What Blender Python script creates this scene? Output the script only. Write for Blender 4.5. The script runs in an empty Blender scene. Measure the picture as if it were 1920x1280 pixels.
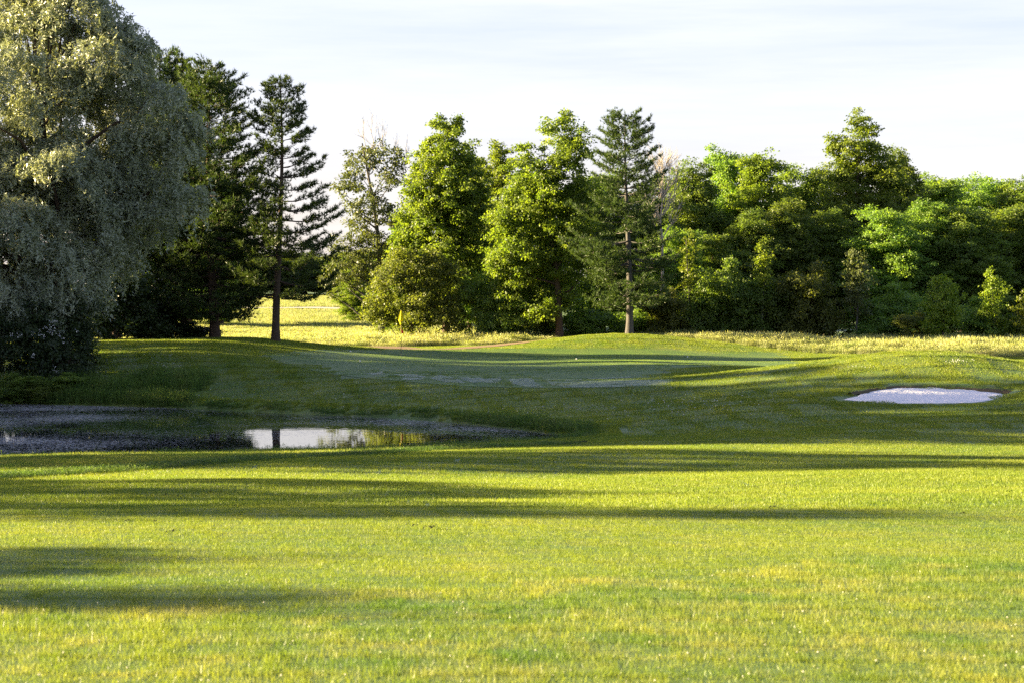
import bpy, math, random
import numpy as np
from mathutils import Vector, Matrix

R = math.radians
SC = bpy.context.scene
COL = SC.collection

# ------------------------------------------------------------------ camera
F = 1920 * 70 / 36.0            # focal length in photo pixels
CAMZ = 2.5                      # eye height above the level of the green
HOR = 572.0                     # photo row of the horizon
PITCH = math.atan((640 - HOR) / F)
cam_d = bpy.data.cameras.new('camera')
cam_d.lens = 70; cam_d.sensor_width = 36; cam_d.clip_start = 0.5; cam_d.clip_end = 5000
cam_d.dof.use_dof = True; cam_d.dof.focus_distance = 92; cam_d.dof.aperture_fstop = 6.3
cam = bpy.data.objects.new('camera', cam_d); COL.objects.link(cam)
cam.location = (0, 0, CAMZ); cam.rotation_euler = (math.pi / 2 - PITCH, 0, 0)
SC.camera = cam

# ------------------------------------------------------------------ light
SUN_EL = R(13.0)
SUN_AZ = R(5.5)                # how far beyond 'due left' the sun stands
S = Vector((-math.cos(SUN_AZ) * math.cos(SUN_EL), math.sin(SUN_AZ) * math.cos(SUN_EL), math.sin(SUN_EL)))
sun_d = bpy.data.lights.new('sun', 'SUN'); sun_d.energy = 5.0; sun_d.angle = R(0.53); sun_d.color = (1.0, 0.79, 0.44)
sun = bpy.data.objects.new('sun', sun_d); COL.objects.link(sun)
sun.rotation_euler = (-S).to_track_quat('-Z', 'Y').to_euler(); sun.location = S * 200

world = bpy.data.worlds.new('World'); SC.world = world; world.use_nodes = True
wn = world.node_tree; wn.nodes.clear()
def wnode(t, **k):
    n = wn.nodes.new(t)
    for a, b in k.items(): setattr(n, a, b)
    return n
sky = wnode('ShaderNodeTexSky', sky_type='NISHITA', sun_disc=False, sun_elevation=SUN_EL,
            sun_rotation=math.atan2(S.x, S.y), altitude=150, air_density=1.0, dust_density=1.6, ozone_density=1.6)
tc = wnode('ShaderNodeTexCoord')
mp = wnode('ShaderNodeMapping'); mp.inputs['Scale'].default_value = (1.3, 1.3, 16); mp.inputs['Rotation'].default_value = (R(2), R(-3), R(20))
nz = wnode('ShaderNodeTexNoise'); nz.inputs['Scale'].default_value = 1.6; nz.inputs['Detail'].default_value = 7; nz.inputs['Roughness'].default_value = 0.62
rp = wnode('ShaderNodeValToRGB'); rp.color_ramp.elements[0].position = 0.40; rp.color_ramp.elements[1].position = 0.70; rp.color_ramp.elements[0].color = (.30, .30, .30, 1)
mixc = wnode('ShaderNodeMix', data_type='RGBA'); mixc.inputs[7].default_value = (2.7, 2.72, 2.8, 1)
mul = wnode('ShaderNodeMath', operation='MULTIPLY'); mul.inputs[1].default_value = 1.0
bg = wnode('ShaderNodeBackground'); bg.inputs['Strength'].default_value = 0.055
wo = wnode('ShaderNodeOutputWorld')
L = wn.links.new
L(tc.outputs['Generated'], mp.inputs['Vector']); L(mp.outputs[0], nz.inputs['Vector']); L(nz.outputs[0], rp.inputs[0])
sxyz = wnode('ShaderNodeSeparateXYZ'); hzr = wnode('ShaderNodeMapRange'); hzr.inputs[1].default_value = .06; hzr.inputs[2].default_value = .45; hzr.inputs[3].default_value = 1.0; hzr.inputs[4].default_value = .12
L(tc.outputs['Generated'], sxyz.inputs[0]); L(sxyz.outputs[2], hzr.inputs[0]); L(hzr.outputs[0], mul.inputs[1])
L(rp.outputs[0], mul.inputs[0]); L(mul.outputs[0], mixc.inputs[0]); wb = wnode('ShaderNodeMix', data_type='RGBA', blend_type='MULTIPLY'); wb.inputs[0].default_value = 1.0; wb.inputs[7].default_value = (.80, .665, .80, 1)   # the camera's daylight balance
L(sky.outputs[0], wb.inputs[6]); L(wb.outputs[2], mixc.inputs[6])
L(mixc.outputs[2], bg.inputs[0]); L(bg.outputs[0], wo.inputs[0])

SC.view_settings.view_transform = 'Standard'; SC.view_settings.look = 'None'
SC.view_settings.exposure = 2.95; SC.view_settings.gamma = 1.0; SC.view_settings.use_curve_mapping = False
cy = SC.cycles
cy.max_bounces = 6; cy.diffuse_bounces = 4; cy.glossy_bounces = 2; cy.transmission_bounces = 4; cy.transparent_max_bounces = 8
cy.use_denoising = False; cy.use_adaptive_sampling = True; cy.adaptive_threshold = 0.01
cy.sample_clamp_indirect = 6.0; cy.caustics_reflective = False; cy.caustics_refractive = False

# ------------------------------------------------------------------ helpers
def tag(o, label=None, cat=None, group=None, kind=None):
    if label: o['label'] = label
    if cat: o['category'] = cat
    if group: o['group'] = group
    if kind: o['kind'] = kind
    return o

def mesh(name, verts, faces, mat=None, smooth=False, attrs=None):
    verts = np.ascontiguousarray(verts, dtype=np.float32); faces = np.ascontiguousarray(faces, dtype=np.int32)
    k = faces.shape[1]
    me = bpy.data.meshes.new(name)
    me.vertices.add(len(verts)); me.vertices.foreach_set('co', verts.ravel())
    me.loops.add(faces.size); me.loops.foreach_set('vertex_index', faces.ravel())
    me.polygons.add(len(faces)); me.polygons.foreach_set('loop_start', np.arange(0, faces.size, k, dtype=np.int32))
    if smooth: me.polygons.foreach_set('use_smooth', np.ones(len(faces), dtype=bool))
    for an, (dom, arr) in (attrs or {}).items():
        a = me.attributes.new(an, 'FLOAT', dom); a.data.foreach_set('value', np.ascontiguousarray(arr, dtype=np.float32))
    me.update(calc_edges=True); me.validate()
    if mat: me.materials.append(mat)
    return me

def obj(name, me, parent=None):
    o = bpy.data.objects.new(name, me); COL.objects.link(o)
    if parent: o.parent = parent
    return o

def empty(name, loc):
    o = bpy.data.objects.new(name, None); COL.objects.link(o); o.location = loc
    o.empty_display_size = 0.3
    return o

def unit(v): return v / np.maximum(np.linalg.norm(v, axis=-1, keepdims=True), 1e-9)

class Tubes:
    """tapered tubes along poly-lines, joined into one quad mesh"""
    def __init__(s): s.v = []; s.f = []; s.n = 0
    def add(s, pts, rad, sides=6, flare=None):
        pts = np.asarray(pts, float); rad = np.asarray(rad, float)
        t = unit(np.gradient(pts, axis=0))
        ref = np.array([0.31, 0.87, 0.11]) if abs(t[0][2]) > 0.5 else np.array([0.1, 0.1, 1.0])
        a = unit(np.cross(t, ref)); b = np.cross(t, a)
        th = np.linspace(0, 2 * np.pi, sides, endpoint=False)
        ring = pts[:, None] + rad[:, None, None] * (np.cos(th)[None, :, None] * a[:, None] + np.sin(th)[None, :, None] * b[:, None])
        if flare is not None: ring = flare(ring, pts, th)
        m = len(pts); idx = np.arange(m * sides).reshape(m, sides) + s.n
        nx = np.roll(idx, -1, axis=1)
        s.f.append(np.stack([idx[:-1], nx[:-1], nx[1:], idx[1:]], -1).reshape(-1, 4))
        s.v.append(ring.reshape(-1, 3)); s.n += m * sides
    def build(s, name, mat): return mesh(name, np.concatenate(s.v), np.concatenate(s.f), mat, smooth=True)

def curve(p0, p1, sag=0.0, wob=0.0, n=6, rng=None):
    t = np.linspace(0, 1, n)[:, None]
    p = np.asarray(p0) * (1 - t) + np.asarray(p1) * t
    p[:, 2] += sag * (4 * t[:, 0] * (1 - t[:, 0]))
    if wob and rng is not None:
        w = rng.normal(size=(n, 3)) * wob; w[0] = 0; w[-1] = 0; p += w
    return p

# ---- material helpers
def mat_new(name):
    m = bpy.data.materials.new(name); m.use_nodes = True; m.node_tree.nodes.clear()
    nt = m.node_tree
    def nd(t, ins=None, **k):
        n = nt.nodes.new(t)
        for a, b in k.items(): setattr(n, a, b)
        for a, b in (ins or {}).items(): n.inputs[a].default_value = b
        return n
    return m, nd, nt.links.new
def c4(c): return (c[0], c[1], c[2], 1.0)

def leaf_mat(name, ca, cb, trans=0.4, tcol=None, rough=0.45, spec=0.3, var=0.25):
    m, nd, ln = mat_new(name)
    at = nd('ShaderNodeAttribute', attribute_name='tint')
    mx = nd('ShaderNodeMix', {6: c4(ca), 7: c4(cb)}, data_type='RGBA'); ln(at.outputs['Fac'], mx.inputs[0])
    oi = nd('ShaderNodeObjectInfo')
    mr = nd('ShaderNodeMapRange', {3: 1 - var, 4: 1 + var}); ln(oi.outputs['Random'], mr.inputs[0])
    mh = nd('ShaderNodeMapRange', {3: 0.495, 4: 0.52}); ln(oi.outputs['Random'], mh.inputs[0])
    hs = nd('ShaderNodeHueSaturation'); ln(mx.outputs[2], hs.inputs['Color']); ln(mr.outputs[0], hs.inputs['Value']); ln(mh.outputs[0], hs.inputs['Hue'])
    pb = nd('ShaderNodeBsdfPrincipled', {'Roughness': rough, 'Specular IOR Level': spec}); ln(hs.outputs[0], pb.inputs['Base Color'])
    tr = nd('ShaderNodeBsdfTranslucent')
    tm = nd('ShaderNodeMix', {0: 1.0, 7: c4(tcol or (1.5, 1.5, 0.45))}, data_type='RGBA', blend_type='MULTIPLY'); ln(hs.outputs[0], tm.inputs[6]); ln(tm.outputs[2], tr.inputs[0])
    ms = nd('ShaderNodeMixShader', {0: trans}); ln(pb.outputs[0], ms.inputs[1]); ln(tr.outputs[0], ms.inputs[2])
    out = nd('ShaderNodeOutputMaterial'); ln(ms.outputs[0], out.inputs[0])
    return m

def bark_mat(name, ca, cb):
    m, nd, ln = mat_new(name)
    g = nd('ShaderNodeNewGeometry')
    mp = nd('ShaderNodeMapping', {'Scale': (9, 9, 1.6)}); ln(g.outputs['Position'], mp.inputs[0])
    n = nd('ShaderNodeTexNoise', {'Scale': 2.0, 'Detail': 5.0, 'Roughness': 0.65}); ln(mp.outputs[0], n.inputs['Vector'])
    mx = nd('ShaderNodeMix', {6: c4(ca), 7: c4(cb)}, data_type='RGBA'); ln(n.outputs[0], mx.inputs[0])
    pb = nd('ShaderNodeBsdfPrincipled', {'Roughness': 0.9, 'Specular IOR Level': 0.2}); ln(mx.outputs[2], pb.inputs['Base Color'])
    bp = nd('ShaderNodeBump', {'Strength': 0.8, 'Distance': 0.04}); ln(n.outputs[0], bp.inputs['Height']); ln(bp.outputs[0], pb.inputs['Normal'])
    out = nd('ShaderNodeOutputMaterial'); ln(pb.outputs[0], out.inputs[0])
    return m

def turf_mat(name, ca, cb, dry, dryamt=0.45, trans=0.0, use_tint=False, patch=0.35, spec=0.25, rough=0.55):
    """grass: world-space patches of fresh and dry turf, the same for blades and for the soil sheet under them"""
    m, nd, ln = mat_new(name)
    g = nd('ShaderNodeNewGeometry')
    n1 = nd('ShaderNodeTexNoise', {'Scale': patch, 'Detail': 5.0, 'Roughness': 0.6}); ln(g.outputs['Position'], n1.inputs['Vector'])
    r1 = nd('ShaderNodeMapRange', {1: 0.38, 2: 0.66}); ln(n1.outputs[0], r1.inputs[0])
    mx = nd('ShaderNodeMix', {6: c4(ca), 7: c4(cb)}, data_type='RGBA'); ln(r1.outputs[0], mx.inputs[0])
    n2 = nd('ShaderNodeTexNoise', {'Scale': 1.3, 'Detail': 4.0, 'Roughness': 0.7}); ln(g.outputs['Position'], n2.inputs['Vector'])
    r2 = nd('ShaderNodeMapRange', {1: 0.46, 2: 0.72, 4: dryamt}); ln(n2.outputs[0], r2.inputs[0])
    col = mx.outputs[2]
    md = nd('ShaderNodeMix', {7: c4(dry)}, data_type='RGBA'); ln(r2.outputs[0], md.inputs[0]); ln(col, md.inputs[6]); col = md.outputs[2]
    if use_tint:
        at = nd('ShaderNodeAttribute', attribute_name='tint')
        hs = nd('ShaderNodeHueSaturation'); ln(col, hs.inputs['Color'])
        mv = nd('ShaderNodeMapRange', {3: 0.6, 4: 1.45}); ln(at.outputs['Fac'], mv.inputs[0]); ln(mv.outputs[0], hs.inputs['Value'])
        mh = nd('ShaderNodeMapRange', {3: 0.508, 4: 0.485}); ln(at.outputs['Fac'], mh.inputs[0]); ln(mh.outputs[0], hs.inputs['Hue'])
        col = hs.outputs[0]
    pb = nd('ShaderNodeBsdfPrincipled', {'Roughness': rough, 'Specular IOR Level': spec}); ln(col, pb.inputs['Base Color'])
    sh = pb.outputs[0]
    if trans:
        tr = nd('ShaderNodeBsdfTranslucent'); tm = nd('ShaderNodeMix', {0: 1.0, 7: (1.5, 1.5, 0.6, 1)}, data_type='RGBA', blend_type='MULTIPLY')
        ln(col, tm.inputs[6]); ln(tm.outputs[2], tr.inputs[0])
        ms = nd('ShaderNodeMixShader', {0: trans}); ln(sh, ms.inputs[1]); ln(tr.outputs[0], ms.inputs[2]); sh = ms.outputs[0]
    else:
        n3 = nd('ShaderNodeTexNoise', {'Scale': 45.0, 'Detail': 4.0, 'Roughness': 0.7}); ln(g.outputs['Position'], n3.inputs['Vector'])
        bp = nd('ShaderNodeBump', {'Strength': 0.7, 'Distance': 0.02}); ln(n3.outputs[0], bp.inputs['Height']); ln(bp.outputs[0], pb.inputs['Normal'])
    out = nd('ShaderNodeOutputMaterial'); ln(sh, out.inputs[0])
    return m

def plain_mat(name, col, rough=0.5, spec=0.4, trans=0.0):
    m, nd, ln = mat_new(name)
    g = nd('ShaderNodeNewGeometry'); n = nd('ShaderNodeTexNoise', {'Scale': 25.0, 'Detail': 3.0}); ln(g.outputs['Position'], n.inputs['Vector'])
    mx = nd('ShaderNodeMix', {6: c4([c * 0.85 for c in col]), 7: c4([min(1, c * 1.1) for c in col])}, data_type='RGBA'); ln(n.outputs[0], mx.inputs[0])
    pb = nd('ShaderNodeBsdfPrincipled', {'Roughness': rough, 'Specular IOR Level': spec}); ln(mx.outputs[2], pb.inputs['Base Color'])
    sh = pb.outputs[0]
    if trans:
        tr = nd('ShaderNodeBsdfTranslucent'); ln(mx.outputs[2], tr.inputs[0])
        ms = nd('ShaderNodeMixShader', {0: trans}); ln(sh, ms.inputs[1]); ln(tr.outputs[0], ms.inputs[2]); sh = ms.outputs[0]
    out = nd('ShaderNodeOutputMaterial'); ln(sh, out.inputs[0])
    return m

# ------------------------------------------------------------------ from a photo pixel to the place
def ray(px, py):
    v = Vector(((px - 960) / F, 1.0, -(py - 640) / F))
    c, s = math.cos(-PITCH), math.sin(-PITCH)
    return np.array([v.x, v.y * c - v.z * s, v.y * s + v.z * c])
def at(px, py, Y):
    d = ray(px, py); return np.array([d[0] / d[1] * Y, Y, CAMZ + d[2] / d[1] * Y])
def on_plane(px, py, z):
    d = ray(px, py); t = (z - CAMZ) / d[2]; return np.array([d[0] * t, d[1] * t, z])

def smooth_loop(p, n=6, closed=True):
    p = np.asarray(p, float); m = len(p); out = []
    for i in range(m if closed else m - 1):
        g = lambda k: p[k % m] if closed else p[min(max(k, 0), m - 1)]
        a, b, c, d = g(i - 1), g(i), g(i + 1), g(i + 2)
        for t in np.linspace(0, 1, n, endpoint=False):
            out.append(0.5 * (2 * b + (c - a) * t + (2 * a - 5 * b + 4 * c - d) * t * t + (3 * b - a - 3 * c + d) * t ** 3))
    if not closed: out.append(p[-1])
    return np.array(out)

def sdist(P, X, Y):
    """signed distance to a closed outline, negative inside"""
    X = np.asarray(X, float); Y = np.asarray(Y, float); sh = X.shape; x = X.ravel(); y = Y.ravel()
    d = np.full(x.shape, 1e9); ins = np.zeros(x.shape, bool)
    for i in range(len(P)):
        ax, ay = P[i][:2]; bx, by = P[(i + 1) % len(P)][:2]
        ex, ey = bx - ax, by - ay; t = np.clip(((x - ax) * ex + (y - ay) * ey) / (ex * ex + ey * ey + 1e-12), 0, 1)
        d = np.minimum(d, np.hypot(x - ax - t * ex, y - ay - t * ey))
        cr = (ay > y) != (by > y)
        if ay != by: ins ^= cr & (x < ax + (y - ay) * ex / (by - ay))
    return np.where(ins, -d, d).reshape(sh)
def sstep(a, b, x):
    t = np.clip((x - a) / (b - a), 0, 1); return t * t * (3 - 2 * t)

# ------------------------------------------------------------------ terrain
WZ = -1.03                       # water level
pond_px = [(-260, 748), (-100, 752), (60, 756), (240, 761), (340, 764), (450, 770), (560, 775), (700, 781), (850, 791), (960, 803), (1040, 812), (1098, 822),
           (1060, 829), (950, 836), (830, 844), (700, 849), (500, 853), (300, 858), (100, 862), (-60, 866), (-200, 870)]
POND = smooth_loop([on_plane(x, y, WZ)[:2] for x, y in pond_px] + [np.array([-24, 50.]), np.array([-26, 60.])], 5)
PY = np.array([-80, 0, 8, 20, 33, 40, 48, 56, 64, 70, 80, 93, 100, 105, 110, 120, 140, 180, 230, 400, 900])
PZ = np.array([1.3, 1.0, .9, .45, -.30, -.5, -.55, -.4, -.15, .0, .08, .15, .22, .25, .1, .1, .4, 1.8, 3.3, 6., 9.])
def gs(X, Y, cx, cy, a, sx, sy): return a * np.exp(-((X - cx) / sx) ** 2 / 2 - ((Y - cy) / sy) ** 2 / 2)
rn = np.random.default_rng(5)
WAV = [(rn.uniform(.15, .9), rn.uniform(0, 6.28), rn.uniform(0, 6.28)) for _ in range(14)]
SANDO = smooth_loop([(9.35, 57.45), (9.95, 56.75), (11.0, 56.3), (12.3, 56.05), (13.1, 55.95), (13.7, 56.5), (14.3, 57.6), (14.75, 58.7), (14.3, 59.4), (13.8, 59.9), (13.2, 60.1), (12.7, 60.4), (12.2, 60.25), (11.7, 60.35), (11.2, 59.95), (10.7, 59.6), (10.4, 59.0), (10.0, 58.6), (9.8, 58.0)], 5)
def sand_z(X, Y): return -0.235 + (Y - 56.2) * 0.058 + 0.012 * np.sin(X * 2.1 + 1) * np.sin(Y * 1.7)
def height0(X, Y):
    X = np.asarray(X, float); Y = np.asarray(Y, float)
    w = 0.07 * np.clip(Y, 20, 300)
    z = sum(np.interp(Y + k * w, PY, PZ) * q for k, q in ((-1, .2), (-.5, .2), (0, .2), (.5, .2), (1, .2)))
    sx = np.where(X > -14, 4.4, 16.0)
    z = z + 0.82 * np.exp(-((X + 14) / sx) ** 2 / 2 - ((Y - 91) / 10) ** 2 / 2)         # knoll under the pines
    z = z + gs(X, Y, 6.2, 107, .78, 4.6, 3.6)                                             # mound behind the green
    z = z + gs(X, Y, 13.4, 66, 1.02, 4.0, 3.2) + gs(X, Y, 11.8, 57, .2, 4.5, 2.6) + gs(X, Y, 17.0, 57.5, .42, 1.7, 2.6)
    z = z - gs(X, Y, 14, 96, .25, 9, 6)
    for f, a, b in WAV: z = z + 0.0085 * np.sin(f * (X * math.cos(a) + Y * math.sin(a)) + b) * np.clip(Y / 30, .3, 1.2)
    return z
def height(X, Y):
    X = np.asarray(X, float); Y = np.asarray(Y, float)
    z = height0(X, Y)
    d = sdist(POND, X, Y)
    far = sstep(50, 58, Y + 0.25 * X)
    W = 9 - 0 * far; rim = WZ + 0.06 + sstep(0, .55, d) * (0.08 + 0.10 * far)
    out = rim + (z - rim) * sstep(0.0, 1.0, np.clip(d / W, 0, 1) ** 0.8)
    out = np.where(d < 0, WZ + 0.06 - np.minimum(0.7, -d * 0.5), out)
    z = np.where(d < W, out, z)
    ds = sdist(SANDO, X, Y)
    z = np.where(ds < 0.12, np.minimum(z, sand_z(X, Y) - 0.05) * (1 - sstep(-0.02, .12, ds)) + z * sstep(-0.02, .12, ds), z)
    return z

def axis(segs):
    return np.unique(np.round(np.concatenate([np.arange(a, b, s) for a, b, s in segs]), 4))
gx = axis([(-900, -120, 60), (-120, -44, 4), (-44, -30, 1), (-30, 8.6, .5), (8.6, 15.4, .12), (15.4, 32, .6), (32, 48, 1), (48, 120, 4), (120, 901, 60)])
gy = axis([(-80, 4, 4), (4, 46, .5), (46, 55, .3), (55, 62, .12), (62, 73, .25), (73, 118, .7), (118, 180, 1.5), (180, 300, 6), (300, 1001, 50)])
GX, GY = np.meshgrid(gx, gy); GZ = height(GX, GY)
def hgrid(X, Y):
    """the ground's height, read from its grid"""
    X = np.asarray(X, float); Y = np.asarray(Y, float)
    i = np.clip(np.searchsorted(gx, X) - 1, 0, len(gx) - 2); j = np.clip(np.searchsorted(gy, Y) - 1, 0, len(gy) - 2)
    u = (X - gx[i]) / (gx[i + 1] - gx[i]); v = (Y - gy[j]) / (gy[j + 1] - gy[j])
    return (GZ[j, i] * (1 - u) + GZ[j, i + 1] * u) * (1 - v) + (GZ[j + 1, i] * (1 - u) + GZ[j + 1, i + 1] * u) * v
def hz(x, y): return float(hgrid(x, y))
def ground_hit(px, py, y0=5, y1=240):
    d = ray(px, py); Y = np.linspace(y0, y1, 3000); X = d[0] / d[1] * Y; zr = CAMZ + d[2] / d[1] * Y
    k = np.argmax(zr <= hgrid(X, Y)); return np.array([X[k], Y[k], hgrid(X[k], Y[k])])
nx_, ny_ = len(gx), len(gy); ii = np.arange(nx_ * ny_).reshape(ny_, nx_)
gf = np.stack([ii[:-1, :-1], ii[:-1, 1:], ii[1:, 1:], ii[1:, :-1]], -1).reshape(-1, 4)
GRASS_A, GRASS_B, GRASS_D = (.085, .15, .018), (.15, .20, .022), (.30, .26, .07)
M_soil = turf_mat('turf_ground', (.075, .135, .026), (.125, .175, .03), (.2, .18, .06), .35)
ground = obj('ground', mesh('ground', np.stack([GX, GY, GZ], -1).reshape(-1, 3), gf, M_soil, True)); tag(ground, kind='structure')

def sheet(name, outline, mat, off, step=0.3, zf=hgrid, inset=0.0):
    """a sheet lying on the ground inside an outline"""
    O = np.asarray(outline)[:, :2]; a = O.min(0) - step; b = O.max(0) + step
    xs = np.arange(a[0], b[0], step); ys = np.arange(a[1], b[1], step); X, Y = np.meshgrid(xs, ys); d = sdist(O, X, Y)
    # pull the outer ring of vertices onto the outline
    gyd, gxd = np.gradient(d, step); pull = (d > 0) & (d < step * 1.5)
    X = np.where(pull, X - gxd * d, X); Y = np.where(pull, Y - gyd * d, Y)
    i = np.arange(X.size).reshape(X.shape); q = np.stack([i[:-1, :-1], i[:-1, 1:], i[1:, 1:], i[1:, :-1]], -1).reshape(-1, 4)
    ok = (d < step * 1.5).ravel(); q = q[ok[q].all(1) & (d.ravel()[q].min(1) < 0)]
    used = np.unique(q); re = np.zeros(X.size, int); re[used] = np.arange(len(used))
    V = np.stack([X.ravel()[used], Y.ravel()[used], zf(X.ravel()[used], Y.ravel()[used]) + off], -1)
    return obj(name, mesh(name, V, re[q], mat, True))

# putting green
green_px = [(505, 667), (560, 688), (680, 708), (850, 722), (1050, 727), (1190, 725), (1262, 716), (1240, 703), (1268, 691), (1400, 687), (1530, 680),
            (1480, 668), (1350, 660), (1150, 655), (900, 654), (700, 655), (560, 659)]
GREEN = smooth_loop([ground_hit(x, y, 55, 104)[:2] for x, y in green_px], 5)
M_green = turf_mat('putting_turf', (.08, .15, .03), (.115, .18, .035), (.17, .18, .05), .3)
green = sheet('putting_green', GREEN, M_green, 0.012, .4); tag(green, kind='structure')

# dew left on the front of the green, cut through by the mower's swirls
m, nd, ln = mat_new('dewy_turf')
g = nd('ShaderNodeNewGeometry'); mpp = nd('ShaderNodeMapping', {'Scale': (2.5, 6, 2.5), 'Rotation': (0, 0, .5)}); ln(g.outputs['Position'], mpp.inputs[0])
n1 = nd('ShaderNodeTexNoise', {'Scale': 1.4, 'Detail': 6.0, 'Roughness': .7}); ln(mpp.outputs[0], n1.inputs['Vector'])
rr_ = nd('ShaderNodeMapRange', {1: .36, 2: .62, 3: .22, 4: .85}); ln(n1.outputs[0], rr_.inputs[0])
pb = nd('ShaderNodeBsdfPrincipled', {'Base Color': (.20, .27, .155, 1), 'Roughness': .4, 'Specular IOR Level': .5})
tp = nd('ShaderNodeBsdfTransparent'); ms = nd('ShaderNodeMixShader'); ln(rr_.outputs[0], ms.inputs[0]); ln(tp.outputs[0], ms.inputs[1]); ln(pb.outputs[0], ms.inputs[2])
out = nd('ShaderNodeOutputMaterial'); ln(ms.outputs[0], out.inputs[0]); M_dew = m
dew_px = [[(686, 700), (715, 698), (722, 701), (700, 703)], [(708, 697), (722, 695), (716, 700), (706, 701)],
          [(735, 702), (770, 701), (800, 706), (797, 708), (760, 706)], [(757, 708), (796, 709), (788, 713), (752, 712)], [(806, 710), (822, 703), (856, 709), (874, 718), (838, 717)],
          [(858, 708), (878, 707), (905, 716), (886, 718)], [(884, 709), (898, 708), (936, 717), (915, 718)], [(906, 711), (938, 707), (941, 712), (934, 716)],
          [(953, 711), (998, 709), (1003, 716), (1020, 727), (985, 725), (960, 719)],
          [(1021, 712), (1045, 711), (1030, 715), (1050, 717), (1140, 713), (1240, 712), (1255, 716), (1245, 721), (1150, 726), (1060, 727), (1035, 722)],
          [(1100, 709), (1180, 706), (1188, 708), (1110, 711)], [(1060, 712), (1095, 711), (1090, 713), (1060, 714)]]
for q in dew_px:
    o = np.array([ground_hit(x, y, 55, 104)[:2] for x, y in q])
    d_ = sheet('dew_patch', o, M_dew, 0.022, .09); tag(d_, kind='structure')

# sand in the bunker
m, nd, ln = mat_new('bunker_sand')
g = nd('ShaderNodeNewGeometry'); n1 = nd('ShaderNodeTexNoise', {'Scale': 6.0, 'Detail': 6.0}); n2 = nd('ShaderNodeTexNoise', {'Scale': 1.2, 'Detail': 3.0})
ln(g.outputs['Position'], n1.inputs['Vector']); ln(g.outputs['Position'], n2.inputs['Vector'])
mx = nd('ShaderNodeMix', {6: (.74, .72, .68, 1), 7: (.86, .84, .80, 1)}, data_type='RGBA'); ln(n2.outputs[0], mx.inputs[0])
pb = nd('ShaderNodeBsdfPrincipled', {'Roughness': .95, 'Specular IOR Level': .1}); ln(mx.outputs[2], pb.inputs['Base Color'])
bp = nd('ShaderNodeBump', {'Strength': 1.0, 'Distance': 0.06}); ln(n1.outputs[0], bp.inputs['Height']); ln(bp.outputs[0], pb.inputs['Normal'])
out = nd('ShaderNodeOutputMaterial'); ln(pb.outputs[0], out.inputs[0])
sand = sheet('bunker_sand', SANDO, m, 0.0, .1, lambda X, Y: sand_z(X, Y) - .13 * sstep(-.35, 0, sdist(SANDO, X, Y)) * (1 - sstep(58.5, 60, Y)) +   .010 * np.sin(X * 5 + Y * 2 + np.sin(Y * 3)) * np.sin(Y * 4 - X * 1.5) + .008 * np.sin(X * 11 + 2 * np.sin(Y * 5)))
tag(sand, kind='structure')

bl_ = SANDO[SANDO[:, 1] > 58.4]; bl_ = bl_[np.argsort(-bl_[:, 0])]; n_ = len(bl_); rgl = np.random.default_rng(3)
out_ = unit(bl_ - np.array([12.2, 58.6])); lv_ = []
for k_, (o_, dz_) in enumerate(((-.08, -.03), (-.03, .02), (.02, .05), (.2, .04))):
    q_ = bl_ + out_ * (o_ + rgl.uniform(-.03, .03, n_))[:, None]; base_ = sand_z(q_[:, 0], q_[:, 1]) if k_ < 3 else hgrid(q_[:, 0], q_[:, 1]) - .10
    lv_.append(np.stack([q_[:, 0], q_[:, 1], base_ + dz_ + rgl.uniform(-.02, .02, n_)], -1))
k_ = np.arange(n_ - 1); lf_ = np.concatenate([np.stack([k_ + r_ * n_, k_ + 1 + r_ * n_, k_ + 1 + (r_ + 1) * n_, k_ + (r_ + 1) * n_], -1) for r_ in range(3)])
tag(obj('bunker_lip', mesh('bunker_lip', np.concatenate(lv_), lf_, plain_mat('lip_soil', (.10, .085, .05), .95, .1), True)), kind='structure')

# cart path
M_path = plain_mat('path_dirt', (.22, .15, .11), .95, .1)
pc = smooth_loop([ground_hit(x, y, 96, 130)[:2] for x, y in [(330, 634), (440, 634), (560, 638)]] + [np.array(p) for p in [(-5.5, 103.2), (-1, 105), (3, 111)]], 5, False)
tn = unit(np.gradient(pc, axis=0)); nn = np.stack([-tn[:, 1], tn[:, 0]], -1)
pth = sheet('path', np.concatenate([pc + nn * 1.0, (pc - nn * 1.0)[::-1]]), M_path, .03, .3); tag(pth, kind='structure')
pc2 = smooth_loop([at(380, 578, 193)[:2], at(480, 577, 193)[:2], at(600, 576, 190)[:2], at(720, 576, 186)[:2], at(800, 576, 184)[:2]], 4, False)
pth2 = sheet('path', np.concatenate([pc2 + [0, 1.6], (pc2 - [0, 1.6])[::-1]]), plain_mat('path_gravel', (.42, .38, .33), .95, .1), .12, .8); tag(pth2, kind='structure')

# water with duckweed and drifting fluff
m, nd, ln = mat_new('pond_water')
g = nd('ShaderNodeNewGeometry')
n1 = nd('ShaderNodeTexNoise', {'Scale': 15.0, 'Detail': 5.0, 'Roughness': .75}); n2 = nd('ShaderNodeTexNoise', {'Scale': .22, 'Detail': 3.0}); n3 = nd('ShaderNodeTexNoise', {'Scale': 2.2, 'Detail': 2.0})
for n in (n1, n2, n3): ln(g.outputs['Position'], n.inputs['Vector'])
sx = nd('ShaderNodeSeparateXYZ'); ln(g.outputs['Position'], sx.inputs[0])
th = nd('ShaderNodeMapRange', {1: .35, 2: .65, 3: .625, 4: .515}); ln(n2.outputs[0], th.inputs[0])
xr = nd('ShaderNodeMapRange', {1: -12.5, 2: -8.5, 3: -.035, 4: .025}); ln(sx.outputs[0], xr.inputs[0])
xr2 = nd('ShaderNodeMapRange', {1: -4.6, 2: -2.2, 3: 0.0, 4: -.06}); ln(sx.outputs[0], xr2.inputs[0])
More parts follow.
